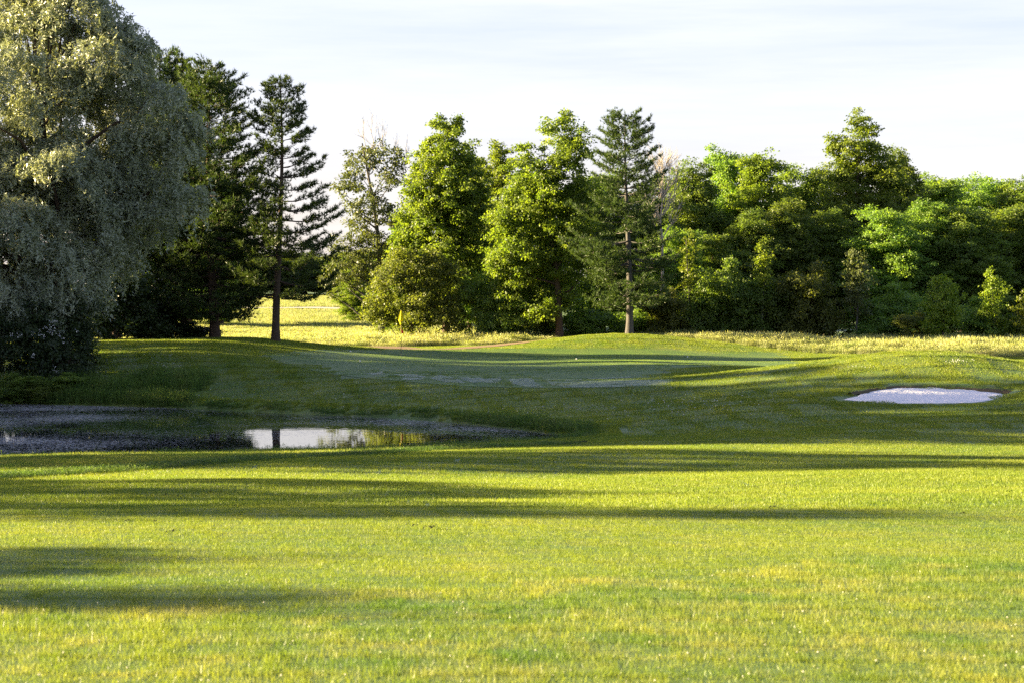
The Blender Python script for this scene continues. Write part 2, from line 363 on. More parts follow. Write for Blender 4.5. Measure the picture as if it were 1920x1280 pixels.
a0 = nd('ShaderNodeMath', operation='ADD'); ln(xr.outputs[0], a0.inputs[0]); ln(xr2.outputs[0], a0.inputs[1])
ad = nd('ShaderNodeMath', operation='ADD'); ln(th.outputs[0], ad.inputs[0]); ln(a0.outputs[0], ad.inputs[1])
sb = nd('ShaderNodeMath', operation='SUBTRACT'); ln(n1.outputs[0], sb.inputs[0]); ln(ad.outputs[0], sb.inputs[1])
rm = nd('ShaderNodeMapRange', {1: 0.0, 2: .05}); ln(sb.outputs[0], rm.inputs[0])
wat = nd('ShaderNodeBsdfPrincipled', {'Base Color': (.012, .016, .010, 1), 'Roughness': .018, 'IOR': 1.33, 'Specular IOR Level': .5})
bp = nd('ShaderNodeBump', {'Strength': .06, 'Distance': .02}); ln(n3.outputs[0], bp.inputs['Height']); ln(bp.outputs[0], wat.inputs['Normal'])
fl = nd('ShaderNodeBsdfPrincipled', {'Base Color': (.36, .36, .34, 1), 'Roughness': .6})
ms = nd('ShaderNodeMixShader'); ln(rm.outputs[0], ms.inputs[0]); ln(wat.outputs[0], ms.inputs[1]); ln(fl.outputs[0], ms.inputs[2])
out = nd('ShaderNodeOutputMaterial'); ln(ms.outputs[0], out.inputs[0])
a = POND.min(0) - 1; b = POND.max(0) + 1
pond = obj('pond_water', mesh('pond_water', [(a[0], a[1], WZ), (b[0], a[1], WZ), (b[0], b[1], WZ), (a[0], b[1], WZ)], [[0, 1, 2, 3]], m)); tag(pond, kind='structure')

# ------------------------------------------------------------------ plants: materials
L_maple = leaf_mat('maple_leaf', (.085, .135, .022), (.185, .23, .04), .54)
L_oak = leaf_mat('woodland_leaf', (.09, .155, .034), (.19, .25, .055), .52, var=.3)
L_bush = leaf_mat('shrub_leaf', (.085, .11, .024), (.17, .19, .045), .48)
L_sap = leaf_mat('sapling_leaf', (.10, .15, .015), (.20, .24, .03), .45)
L_cot = leaf_mat('poplar_leaf', (.07, .10, .03), (.15, .18, .07), .35)
L_wil = leaf_mat('willow_leaf', (.13, .16, .09), (.36, .385, .27), .30, tcol=(1.15, 1.1, .5), spec=.6, rough=.4)
L_pine = leaf_mat('pine_needle', (.025, .048, .018), (.082, .11, .032), .28, spec=.2, var=.15)
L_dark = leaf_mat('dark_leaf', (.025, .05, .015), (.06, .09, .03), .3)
B_grey = bark_mat('grey_bark', (.045, .042, .04), (.12, .112, .105))
B_brown = bark_mat('brown_bark', (.035, .026, .02), (.10, .07, .05))
B_dead = bark_mat('dead_wood', (.25, .22, .19), (.45, .41, .36))

# ------------------------------------------------------------------ plants: builders
def leaves(P, N, T, ln_, wd, tri=False):
    """one small leaf per point P with normal N along T; returns verts, faces"""
    T = unit(T - N * (T * N).sum(-1, keepdims=True)); B = np.cross(N, T); n = len(P)
    ln_ = np.broadcast_to(ln_, (n,))[:, None]; wd = np.broadcast_to(wd, (n,))[:, None]
    if tri:
        V = np.stack([P - B * wd * .5, P + B * wd * .5, P + T * ln_], 1); k = 3
    else:
        V = np.stack([P, P + T * ln_ * .45 - B * wd * .5 + N * wd * .12, P + T * ln_, P + T * ln_ * .45 + B * wd * .5 + N * wd * .12], 1); k = 4
    return V.reshape(-1, 3), np.arange(n * k).reshape(n, k)

def crown_clumps(lobes, rng, dens=1.0, shell=.45, size=.42):
    """clump centres through the volume of ellipsoid lobes, thicker near the skin, with an uneven outline"""
    C = []; O = []
    for (cx, cy, cz, rx, ry, rz) in lobes:
        area = 4 * np.pi * ((rx * ry) ** 1.6 / 3 + (rx * rz) ** 1.6 / 3 + (ry * rz) ** 1.6 / 3) ** (1 / 1.6)
        n = max(4, int(area * dens / (size * size) * .46))
        d = unit(rng.normal(size=(n, 3)))
        r = rng.uniform(0, 1, n) ** shell * rng.uniform(.72, 1.2, n)
        ph = rng.uniform(0, 6.28, 3)      # bumps on the skin of the lobe
        r = r * (1 + .2 * np.sin(d[:, 0] * 5 + ph[0]) * np.sin(d[:, 2] * 6 + ph[1]) + .08 * np.sin(d[:, 1] * 9 + ph[2]))
        C.append(np.array([cx, cy, cz]) + d * r[:, None] * np.array([rx, ry, rz])); O.append(d)
    return np.concatenate(C), np.concatenate(O)

def crown_mesh(name, lobes, mat, seed, leaf=.15, per=60, dens=1.0, size=.42, flat=.6, droop=.3, zmin=.15, lw=.62, shell=.45):
    rng = np.random.default_rng(seed)
    C, O = crown_clumps(lobes, rng, dens, shell, size)
    k = C[:, 2] > zmin; C = C[k]; O = O[k]; n = len(C)
    cnt = np.maximum(8, (per * rng.uniform(.45, 1.45, n)).astype(int)); id_ = np.repeat(np.arange(n), cnt); m = len(id_)
    sz = (size * rng.uniform(.6, 1.3, n))[id_]
    off = unit(rng.normal(size=(m, 3))) * (rng.uniform(0, 1, m) ** .5 * sz)[:, None]; off[:, 2] *= flat
    off[:, 2] -= .25 * (off[:, 0] ** 2 + off[:, 1] ** 2) / size          # sprays bend down at their rim
    P = C[id_] + off
    N = unit(O[id_] * .7 + np.array([0, 0, .35]) + rng.normal(size=(m, 3)) * .8)
    T = unit(off + O[id_] * .3 + rng.normal(size=(m, 3)) * .3 - np.array([0, 0, droop]))
    l = leaf * rng.uniform(.65, 1.25, m)
    V, Fc = leaves(P, N, T, l, l * lw)
    tint = np.clip(rng.uniform(0, 1, n)[id_] * .65 + rng.uniform(0, 1, m) * .35, 0, 1)
    return mesh(name, V, Fc, mat, attrs={'tint': ('FACE', tint)}), C

def wood_mesh(name, C, H, r0, mat, seed, nl=16, top=.82, lean=(0, 0), root=1.0, zlow=.1):
    """trunk with flared foot and limbs that reach out to the clumps"""
    rng = np.random.default_rng(seed); tb = Tubes(); n = 12
    t = np.linspace(0, 1, n); ph = rng.uniform(0, 6.28, 2); mid = np.array([C[:, 0].mean(), C[:, 1].mean()]) if len(C) else np.zeros(2)
    tr = np.stack([lean[0] * t + mid[0] * t ** 1.5 + .02 * H * np.sin(t * 5 + ph[0]) * t, lean[1] * t + mid[1] * t ** 1.5 + .02 * H * np.sin(t * 4 + ph[1]) * t, -.15 + (top * H + .15) * t], -1)
    rr = r0 * (1 - .88 * t) ** .9 + .012; rr[0] *= 1.35 * root; rr[1] *= 1.05
    tb.add(tr, rr, 9)
    if len(C):
        for i in rng.choice(len(C), min(nl, len(C)), replace=False):
            e = C[i]; hd = np.hypot(e[0] - mid[0], e[1] - mid[1])
            z0 = np.clip(e[2] - hd * rng.uniform(.5, 1.0) - .2, zlow * H, top * H * .92); u = np.clip((z0 + .15) / (top * H + .15), 0, 1)
            p0 = np.array([np.interp(u, t, tr[:, 0]), np.interp(u, t, tr[:, 1]), z0]); rb = np.interp(u, t, rr) * .5
            tb.add(curve(p0, e, -.06 * hd, .04 * hd, 6, rng), np.linspace(rb, .012, 6), 5)
    return tb.build(name, mat)

def tree(name, X, Y, lobes, leafm, barkm, seed, label, cat, group=None, r0=.16, H=None, parts=('trunk', 'crown'), kw=None, wkw=None, zb=None):
    zb = hz(X, Y) if zb is None else zb
    lob = [(a - X, b - Y, c - zb, d, e, f) for a, b, c, d, e, f in lobes]
    H = H or max(l[2] + l[5] for l in lob)
    me, C = crown_mesh(parts[1], lob, leafm, seed, **(kw or {}))
    root = empty(name, (X, Y, zb)); tag(root, label, cat, group)
    obj(parts[0], wood_mesh(parts[0], C, H, r0, barkm, seed, **(wkw or {})), root); obj(parts[1], me, root)
    return root

def px_lobes(Y, spec, seed=0, dz=.7, jit=.8):
    """lobes given as photo px (cx, cy, rx, ry[, depth shift]) at distance Y"""
    rng = np.random.default_rng(seed); out = []
    for s in spec:
        y = Y + (s[4] if len(s) > 4 else rng.uniform(-jit, jit)); c = at(s[0], s[1], y); k = y / F
        out.append((c[0], c[1], c[2], s[2] * k, s[2] * k * (s[5] if len(s) > 5 else .85), s[3] * k))
    return out

# ---- pines: whorls of near-level branches carrying needle tufts
def pine_meshes(H, rfun, seed, zlow, whorl=.38, nb=6, lift=.12, r0=.2, tuft=.20, dens=1.0, gap=0.1, side=None, up=.5, ndl=8, barkm=None, needle_w=.036, inner=.22):
    rng = np.random.default_rng(seed); tb = Tubes(); n = 16
    t = np.linspace(0, 1, n); ph = rng.uniform(0, 6.28)
    tr = np.stack([.012 * H * np.sin(t * 4 + ph), .012 * H * np.sin(t * 3 + ph), -.15 + (H * .985 + .15) * t], -1)
    rr = r0 * (1 - .93 * t) + .008; rr[0] *= 1.3; tb.add(tr, rr, 9)
    TP = []; TD = []
    z = zlow
    while z < H - .25:
        k = nb + rng.integers(-1, 2); a0 = rng.uniform(0, 6.28); tt = z / H
        ax = np.array([np.interp(tt, t, tr[:, 0]), np.interp(tt, t, tr[:, 1])])
        for j in range(k):
            if rng.uniform() < gap: continue
            a = a0 + 6.283 * j / k + rng.normal() * .25
            Lb = rfun(tt) * rng.uniform(.62, 1.12)
            if side is not None: Lb *= side(a, tt)
            if Lb < .15: continue
            el = lift + up * max(0, tt - .45) ** 1.2 * 1.6 + rng.normal() * .07
            d = np.array([math.cos(a), math.sin(a), 0]); m_ = max(4, int(Lb / .22))
            s = np.linspace(0, 1, m_); zz = z + Lb * (math.tan(el) * s - .16 * np.sin(s * 3.1) * (1 - tt) + .10 * s ** 3)
            br = np.stack([ax[0] + d[0] * Lb * s, ax[1] + d[1] * Lb * s, zz], -1); br[1:, :2] += rng.normal(size=(m_ - 1, 2)) * .03 * Lb
            tb.add(br, np.linspace(max(.012, .045 * (1 - tt) + .01 * Lb * .6), .006, m_), 4)
            # branchlets
            bd = unit(np.gradient(br, axis=0)); sd = np.array([-d[1], d[0], 0])
            nbl = max(5, int(Lb * 13 * dens))
            for q in range(nbl):
                u = rng.uniform(inner, 1.0) ** .8; i = u * (m_ - 1); i0 = min(int(i), m_ - 2); p = br[i0] + (br[i0 + 1] - br[i0]) * (i - i0)
                w = (.10 + .33 * Lb * (1.08 - u) + .05) * rng.uniform(.5, 1.1); sg = 1 if rng.uniform() < .5 else -1
                e = p + sd * sg * w + bd[i0] * w * .75 + np.array([0, 0, w * rng.uniform(-.12, .35)])
                nt = max(2, int(w / .13)); f = np.linspace(.25, 1, nt)[:, None]
                TP.append(p + (e - p) * f + rng.normal(size=(nt, 3)) * .035); dd = unit(e - p + np.array([0, 0, .25 * w])); TD.append(np.repeat(dd[None], nt, 0))
        z += whorl * rng.uniform(.7, 1.3) * (1.15 - .45 * tt)
    TP.append(np.stack([np.full(9, tr[-1, 0]), np.full(9, tr[-1, 1]), np.linspace(H - .7, H, 9)], -1)); TD.append(np.repeat(np.array([[0, 0, 1.]]), 9, 0))
    P = np.concatenate(TP); D = np.concatenate(TD); m = len(P)
    P = np.repeat(P, ndl, 0); D = np.repeat(D, ndl, 0); k = len(P)
    T = unit(D * .75 + rng.normal(size=(k, 3)) * .55 + np.array([0, 0, .25])); N = unit(np.cross(T, rng.normal(size=(k, 3))))
    V, Fc = leaves(P, N, T, tuft * rng.uniform(.7, 1.25, k), needle_w, tri=True)
    tint = np.clip(np.repeat(rng.uniform(0, 1, m), ndl) * .6 + rng.uniform(0, .4, k), 0, 1)
    return tb.build('trunk', barkm or B_brown), mesh('needles', V, Fc, L_pine, attrs={'tint': ('FACE', tint)})

def pine(X, Y, H, label, rot=0, group=None, meshes=None, scale=1.0, **kw):
    tm, nm = meshes or pine_meshes(H, **kw)
    root = empty('pine_tree', (X, Y, hz(X, Y))); root.rotation_euler = (0, 0, rot); root.scale = (scale,) * 3 if not isinstance(scale, tuple) else scale
    tag(root, label, 'pine tree', group); obj('trunk', tm, root); obj('needles', nm, root)
    return root

def bare_branches(tb, p, d, Ln, r, depth, rng, spread=.5):
    n = 5; pts = [np.array(p, float)]; dd = np.array(d, float)
    for _ in range(n - 1):
        dd = unit(dd + rng.normal(size=3) * .10 + np.array([0, 0, .05])); pts.append(pts[-1] + dd * Ln / (n - 1))
    pts = np.array(pts); tb.add(pts, np.linspace(r, max(.008, r * .45), n), 5 if depth > 1 else 4)
    if depth == 0: return
    for k in range(rng.integers(3, 6)):
        u = rng.uniform(.25, 1.0); i = u * (n - 1); i0 = min(int(i), n - 2); q = pts[i0] + (pts[i0 + 1] - pts[i0]) * (i - i0)
        nd_ = unit(dd + rng.normal(size=3) * spread + np.array([0, 0, .18]))
        bare_branches(tb, q, nd_, Ln * rng.uniform(.4, .7), r * .5, depth - 1, rng, spread)

# ------------------------------------------------------------------ the willow by the pond
def willow():
    Y = 78.0; X = at(110, 600, Y)[0]; zb = hz(X, Y); rng = np.random.default_rng(11)
    spec = [(150, 30, 90, 80, 0), (40, 30, 90, 90, 1), (235, 110, 50, 80, 0), (190, 120, 80, 90, -.6), (300, 215, 62, 75, 0), (330, 290, 55, 70, .3), (250, 290, 75, 75, .5), (335, 385, 52, 62, -.6), (265, 395, 60, 55, .2),
            (15, 160, 70, 85, -2.6), (90, 210, 80, 90, -.6), (110, 330, 80, 80, -1.6), (170, 430, 70, 85, -1.0), (20, 450, 85, 85, -3.0), (120, 520, 80, 80, -2.2), (40, 340, 90, 80, -.5), (190, 340, 70, 70, 0),
            (100, 110, 110, 110, 2.5), (-70, 300, 120, 260, 0), (205, 480, 46, 60, 0), (60, -80, 150, 100, 1), (60, 590, 100, 60, -2.0), (160, 240, 90, 100, 2.8), (230, 200, 70, 90, 2.2), (130, 400, 110, 110, 2.5), (10, 560, 80, 70, -2.6), (-30, 460, 110, 130, 3.0), (20, 520, 110, 100, 2.5)]
    lobes = px_lobes(Y, spec)
    SP = []; SN = []; ST = []; tint = []; C = []
    for (cx, cy_, cz, rx, ry, rz) in lobes:
        area = 4 * math.pi * (rx + ry + rz) ** 2 / 9; nc = int(area * 1.05)
        dc = unit(rng.normal(size=(nc, 3)) + np.array([0, -.2, .15])); rc = rng.uniform(0, 1, nc) ** .2 * rng.uniform(.82, 1.06, nc)
        pc_ = np.array([cx, cy_, cz]) + dc * rc[:, None] * np.array([rx, ry, rz]); C.append(pc_[::5])
        ns = 19; n = nc * ns; d = np.repeat(dc, ns, 0); tl = np.repeat(rng.uniform(0, 1, nc), ns)
        p = np.repeat(pc_, ns, 0) + rng.normal(size=(n, 3)) * np.array([.26, .26, .17])
        m_ = 17; s = np.linspace(.05, 1, m_); Ls = rng.uniform(.35, .95, n)
        o = d * np.array([1, 1, .5]) + rng.normal(size=(n, 3)) * .45
        # each strand leaves outward, then hangs
        q = p[:, None] + o[:, None] * (Ls[:, None, None] * .6 * s[None, :, None] * (1 - .35 * s[None, :, None]))
        q[:, :, 2] -= Ls[:, None] * (.62 * s[None] ** 1.7)
        q += rng.normal(size=q.shape) * .04
        SP.append(q.reshape(-1, 3)); k = n * m_
        tn_ = unit(np.gradient(q, axis=1)).reshape(-1, 3)
        ST.append(unit(tn_ * .7 + rng.normal(size=(k, 3)) * .55)); SN.append(unit(rng.normal(size=(k, 3)) * .8 + np.repeat(d, m_, 0) * .8))
        tint.append(np.clip(np.repeat(tl, m_) * .45 + np.tile(s, n) * .2 + rng.uniform(0, .35, k), 0, 1))
    P = np.concatenate(SP) - np.array([X, Y, zb]); C = np.concatenate(C) - np.array([X, Y, zb])
    keep = P[:, 2] > .3; P = P[keep]; N = np.concatenate(SN)[keep]; T = np.concatenate(ST)[keep]; ti = np.concatenate(tint)[keep]
    V, Fc = leaves(P, N, T, .16 * rng.uniform(.7, 1.2, len(P)), .06, tri=True)
    root = empty('willow_tree', (X, Y, zb)); tag(root, 'huge grey green willow leaning over the left end of the pond', 'tree')
    obj('trunk', wood_mesh('trunk', C, 13.5, .5, B_brown, 3, nl=60, zlow=.12), root)
    obj('crown', mesh('crown', V, Fc, L_wil, attrs={'tint': ('FACE', ti)}), root)
willow()

# ------------------------------------------------------------------ the pines
def prof(Rm, pw=.75, t0=.08, full=.35):
    return lambda t: Rm * (min(1, t / full * .3 + .8) if t < full else 1) * max(.03, (1 - t) / (1 - full) if t > full else 1) ** pw
def table(ts, rs): return lambda t: float(np.interp(t, ts, rs))
def Htop(px, py, Y): X = at(px, py, Y)[0]; return X, at(px, py, Y)[2] - hz(X, Y)
# lone pine beside the flag
Y = 93.5; X = at(523, 640, Y)[0]; H = at(525, 148, Y)[2] - hz(X, Y)
def side4(a, t):
    r = math.cos(a)                     # +1 = to the right
    s = 1.0
    if t < .6: s *= 1.08 if r > .2 else .86
    if .42 < t < .50 and r > .55: s *= 1.35
    return s
pine(X, Y, H, 'lone pine with a clear dark trunk at the left edge of the green', rfun=table([.15, .21, .33, .49, .58, .66, .76, .84, .91, 1], [2.3, 2.8, 2.75, 2.55, 2.0, 1.9, 1.85, 1.35, .95, .12]), seed=21, zlow=2.2, whorl=.50, nb=6, r0=.19, gap=.12, dens=1.15, side=side4, lift=.10, up=.8, inner=.3)
# the group on the knoll
Y = 95; X = at(398, 636, Y)[0]; H = at(395, 118, Y)[2] - hz(X, Y)
PB = pine_meshes(H, prof(3.2, .5, full=.5), 22, 1.2, whorl=.38, nb=7, r0=.24, gap=.06, dens=1.05, lift=.10, up=.45)
pine(X, Y, H, 'broad dense pine nearest the lone pine, its trunk foot on the knoll', meshes=PB)
X2 = at(345, 636, 97)[0]; H2 = at(345, 103, 97)[2] - hz(X2, 97)
pine(X2, 97, H2, 'pine with a thin spire rising between its neighbours on the knoll', meshes=pine_meshes(H2, prof(2.3, .8, full=.4), 23, 1.4, whorl=.42, nb=6, r0=.2, gap=.12), rot=1.1)
X3 = at(297, 634, 98)[0]; H3 = at(300, 98, 98)[2] - hz(X3, 98)
pine(X3, 98, H3, 'pine half hidden behind the right side of the willow', meshes=PB, rot=2.4, scale=(.95, .95, H3 / H))
# the pine on the mound behind the green
Y = 107.5; X = at(1176, 626, Y)[0]; H = at(1160, 213, Y)[2] - hz(X, Y)
def side5(a, t): return (1.15 if math.cos(a) < -.2 else .95) if t < .55 else 1.0
pine(X, Y, H, 'broad pine with grey trunk on the grassy mound behind the green', rfun=table([.12, .17, .26, .36, .48, .57, .67, .79, .88, .94, 1], [2.0, 2.6, 3.3, 2.9, 2.8, 2.3, 1.95, 1.7, 1.45, 1.1, .3]), seed=25, zlow=1.7, whorl=.46, nb=6, r0=.2, gap=.08, inner=.15, barkm=B_grey, side=side5, lift=.06, up=.6, dens=1.05)

# ------------------------------------------------------------------ broadleaf trees behind the green
k_m = dict(leaf=.155, per=95, dens=1.15, size=.48, flat=.5)
# poplar with dead top
Y = 124; X = at(716, 560, Y)[0]
sp = [(700, 290, 38, 36), (660, 310, 30, 28), (735, 330, 34, 40), (655, 350, 30, 22), (690, 380, 50, 34), (735, 400, 36, 36), (670, 430, 40, 30), (700, 460, 48, 30), (650, 470, 36, 30), (745, 300, 22, 24), (640, 345, 14, 12), (690, 500, 60, 40), (640, 520, 40, 36)]
t_ = tree('poplar_tree', X, Y, px_lobes(Y, sp, 1), L_cot, B_grey, 31, 'thin leaved poplar with bare dead twigs at its top', 'tree', r0=.2, H=at(700, 250, Y)[2] - hz(X, Y), kw=dict(leaf=.17, per=34, dens=.75, size=.40), wkw=dict(nl=34, top=.95))
tb = Tubes(); rng = np.random.default_rng(4)
for px, py in ((690, 270), (705, 262), (720, 275), (742, 300), (700, 280), (755, 310)):
    c = at(px, py, Y) - np.array([X, Y, hz(X, Y)]); bare_branches(tb, c - np.array([0, 0, 1.0]), (rng.normal() * .14, 0, 1), 1.7, .03, 2, rng, .22)
obj('dead_twigs', tb.build('dead_twigs', B_dead), t_)
# maples
Y = 118; X = at(835, 600, Y)[0]
sp = [(835, 240, 24, 32), (858, 232, 16, 22), (820, 232, 14, 18), (838, 285, 48, 40), (800, 300, 36, 34), (872, 300, 34, 36), (830, 350, 72, 48), (785, 360, 34, 40), (885, 350, 40, 40), (820, 410, 88, 46), (770, 430, 36, 40), (890, 400, 44, 44), (830, 470, 90, 44), (760, 470, 34, 36), (890, 465, 44, 40), (840, 530, 90, 50)]
tree('maple_tree', X, Y, px_lobes(Y, sp, 2), L_maple, B_brown, 32, 'tall sunlit maple with a stepped pointed crown behind the round bush', 'tree', r0=.22, kw=k_m)
Y = 127; X = at(935, 600, Y)[0]
sp = [(927, 285, 20, 24), (940, 310, 28, 30), (905, 320, 26, 30), (925, 350, 36, 34), (925, 400, 48, 50), (930, 470, 60, 60)]
tree('maple_tree', X, Y, px_lobes(Y, sp, 3), L_maple, B_brown, 33, 'narrow tree top showing in the gap between the two large maples', 'tree', r0=.16, kw=k_m)
Y = 111; X = at(1049, 628, Y)[0]
sp = [(1060, 225, 16, 24), (1040, 240, 26, 22), (1062, 265, 34, 34), (1090, 270, 20, 30), (985, 290, 22, 24), (1060, 310, 48, 44), (985, 335, 44, 40), (1020, 350, 60, 50), (960, 370, 38, 40), (1080, 370, 50, 50), (1000, 410, 82, 52), (1070, 430, 60, 50), (950, 430, 36, 44), (985, 480, 74, 48), (1050, 490, 60, 50), (940, 490, 34, 36), (970, 540, 58, 44), (1040, 545, 44, 34), (1010, 580, 40, 20)]
tree('maple_tree', X, Y, px_lobes(Y, sp, 4), L_maple, B_brown, 34, 'twin peaked maple whose brown trunk foot shows beside the mound pine', 'tree', r0=.21, kw=dict(leaf=.15, per=95, dens=1.2, size=.48, flat=.5), wkw=dict(top=.72))
# bare dead tree
Y = 116; X = at(1238, 600, Y)[0]; zb = hz(X, Y); rng = np.random.default_rng(8); tb = Tubes()
H = at(1240, 270, Y)[2] - zb
tr = curve((0, 0, -.1), (.1, 0, H * .93), 0, .08, 10, rng); tb.add(tr, np.linspace(.13, .02, 10), 7)
for k in range(30):
    u = rng.uniform(.5, 1); q = tr[int(u * 9)]; a = rng.uniform(0, 6.28)
    bare_branches(tb, q, unit(np.array([math.cos(a) * .55, math.sin(a) * .55, 1.0])), 2.6 * (1.15 - u * .7), .035 * (1.3 - u * .6), 2, rng, .4)
dt = empty('dead_tree', (X, Y, zb)); tag(dt, 'leafless pale grey dead tree right of the mound pine', 'tree')
obj('branches', tb.build('branches', B_dead), dt)

# ------------------------------------------------------------------ woodland on the right: five kinds of crown, reused
def generic_lobes(rng, H=12.0, Rm=3.0, low=.12, peak=True):
    L_ = []
    for i in range(17):
        t = low + (1 - low) * (i + .5) / 17; r = Rm * min(1, math.sin(math.pi * min(.999, t * .93 + .03)) ** .42 * (1.1 - .25 * t))
        a = i * 2.4 + rng.uniform(-.4, .4); o = r * .45; k = rng.uniform(.48, .7) * r + .25
        L_.append((o * math.cos(a), o * math.sin(a), t * H - .3, k, k, k * rng.uniform(.55, .8)))
    if peak:
        for _ in range(3): L_.append((rng.normal() * .5, rng.normal() * .5, H - rng.uniform(.3, 1.1), .45, .45, .7))
    return L_
GEN = []
for s in range(5):
    rng = np.random.default_rng(50 + s); lb = generic_lobes(rng, peak=s in (1, 2))
    me, C = crown_mesh('crown', lb, L_oak if s != 2 else L_maple, 60 + s, leaf=.155, per=112, dens=1.0, size=.55, flat=.55)
    GEN.append((wood_mesh('trunk', C, 12, .2, B_brown, 60 + s, nl=18), me))
BSH = []
for s in range(4):
    rng = np.random.default_rng(80 + s)
    lb = [(rng.uniform(-1.6, 1.6), rng.uniform(-1.0, 1.0), rng.uniform(.5, 3.0), rng.uniform(.7, 1.2), rng.uniform(.7, 1.1), rng.uniform(.6, 1.0)) for _ in range(11)] + [(0, 0, 1.6, 2.0, 1.4, 1.6), (rng.uniform(-1, 1), 0, 3.6, .6, .6, .6)]
    me, C = crown_mesh('foliage', lb, (L_oak, L_bush, L_oak, L_maple)[s], 90 + s, leaf=.14, per=66, dens=1.1, size=.42, zmin=.05)
    BSH.append((wood_mesh('stems', C, 3.6, .07, B_brown, 90 + s, nl=16, zlow=.02), me))
TOPZ = {}
def top_of(me):
    a = np.empty(len(me.vertices) * 3, np.float32); me.vertices.foreach_get('co', a); return float(np.percentile(a[2::3], 99.7))
def put(kind, var, px, pytop, Y, label, wid=1.0, rot=None, group=None, cat='tree', name='woodland_tree', mat=None):
    lib, pn = (GEN, ('trunk', 'crown')) if kind == 't' else (BSH, ('stems', 'foliage')); h0 = TOPZ.setdefault((kind, var), top_of(lib[var][1]))
    X = at(px, 600, Y)[0]; zb = hz(X, Y); s = (at(px, pytop, Y)[2] - zb) / h0
    root = empty(name, (X, Y, zb)); tag(root, label, cat, group)
    wm, cm = lib[var]
    root.rotation_euler = (0, 0, rot if rot is not None else (px * 1.7) % 6.28); root.scale = (wid, wid, s)
    obj(pn[0], wm, root); c = obj(pn[1], cm, root)
    if mat: c.material_slots[0].link = 'OBJECT'; c.material_slots[0].material = mat
    return root
G1 = 'trees of the wood behind the green'
BACK = [(1292, 312, 128, 0, .95, 'dark leafy tree whose top rises just right of the bare dead tree'), (1357, 285, 132, 1, .85, 'woodland tree with two small pointed tips right of the bare dead tree'),
        (1422, 296, 130, 2, 1.0, 'bright yellow green tree with a broad sunlit top left of the wood centre'), (1497, 318, 134, 3, 1.0, 'round topped tree filling the skyline left of the tallest tree'),
        (1550, 322, 137, 4, .9, 'tree tucked against the left flank of the tallest tree'),
        (1690, 288, 134, 0, .8, 'tree with a narrow tip on the right shoulder of the tallest tree'), (1748, 335, 138, 1, 1.1, 'woodland tree where the skyline steps down right of the tallest tree'),
        (1803, 345, 142, 3, 1.1, 'rounded tree on the low skyline, third from the right edge'), (1856, 336, 145, 4, 1.1, 'rounded tree on the low skyline, second from the right edge'), (1914, 340, 141, 0, 1.1, 'rounded tree on the low skyline at the right edge'),
        (880, 300, 131, 3, .8, 'tree behind the right shoulder of the stepped maple'), (1010, 330, 131, 4, 1.0, 'tree hidden behind the twin peaked maple'), (1130, 330, 134, 1, 1.1, 'tree seen between the twin peaked maple and the mound pine'), (1222, 345, 133, 3, 1.0, 'tree seen behind the mound pine and the bare dead tree'),
        (770, 420, 134, 1, .9, 'tree behind the left side of the stepped maple')]
for px, py, Y, v, w, lab in BACK: put('t', v, px, py, Y, lab, w, group=G1)
Y = 130; X = at(1612, 600, Y)[0]
sp = [(1612, 225, 20, 22), (1622, 250, 30, 26), (1570, 270, 22, 22), (1600, 280, 42, 30), (1640, 300, 44, 40), (1575, 320, 40, 36), (1610, 350, 72, 48), (1670, 340, 40, 40), (1600, 410, 90, 60), (1660, 400, 50, 50), (1610, 480, 90, 70)]
tree('woodland_tree', X, Y, px_lobes(Y, sp, 6), L_maple, B_brown, 36, 'tallest tree of the wood, stepped crown standing above the skyline', 'tree', G1, r0=.24, kw=dict(leaf=.16, per=85, dens=1.1, size=.5, flat=.5))
MID = [(1268, 430, 119, 1, .75, 'middle row tree right behind the bare dead tree trunk'), (1335, 440, 121, 4, .8, 'middle row tree below the two pointed tips'), (1400, 400, 122, 0, .85, 'middle row tree below the bright yellow green top'), (1470, 380, 123, 3, .9, 'middle row tree left of the deep dark gap in the wood'),
       (1552, 400, 124, 0, .85, 'dark middle row tree below and left of the tallest tree'), (1660, 395, 121, 4, .95, 'large round middle row tree below and right of the tallest tree'), (1735, 385, 124, 0, .95, 'round dark middle row tree between the tallest tree and the right edge'),
       (1815, 395, 123, 3, 1.0, 'middle row tree above the bright yellow sapling'), (1895, 390, 125, 1, 1.0, 'middle row tree nearest the right edge')]
for px, py, Y, v, w, lab in MID: put('t', v, px, py, Y, lab, w, group='middle row of the wood')
FRONT = [(1255, 545, 113, 1, .9, 'low dark shrub at the right foot of the mound'), (1312, 505, 114, 0, 1.0, 'shrub with upright shoots right of the mound pine'), (1378, 490, 114, 2, 1.0, 'large dense shrub behind the tall grass right of the mound'), (1450, 488, 115, 0, 1.1, 'largest dense shrub in the middle of the hedge row'),
         (1528, 498, 114, 1, 1.0, 'dense shrub left of the pale topped sapling'), (1668, 535, 114, 2, 1.0, 'dark shrub between the pale topped sapling and the yellow one'), (1720, 585, 111, 1, .6, 'small yellowish shrub at the left foot of the yellow sapling'), (1835, 560, 113, 2, .9, 'dark shrub right of the yellow sapling'), (1905, 590, 112, 3, .7, 'low bright shrub in the corner at the right edge'),
         (905, 470, 113, 0, .85, 'leafy shrub filling the gap right of the round bush'), (965, 545, 112.5, 2, .8, 'dark shrub under the left side of the twin peaked maple'), (1110, 560, 113, 0, .9, 'shrub between the brown trunk and the grey pine trunk'), (1195, 570, 114, 2, .8, 'shaded shrub behind the grey pine trunk'), (1010, 570, 114.5, 1, .8, 'shaded shrub behind the brown maple trunk')]
for px, py, Y, v, w, lab in FRONT: put('b', v, px, py, Y, lab, w, group='shrubs along the edge of the wood', cat='shrub', name='shrub')
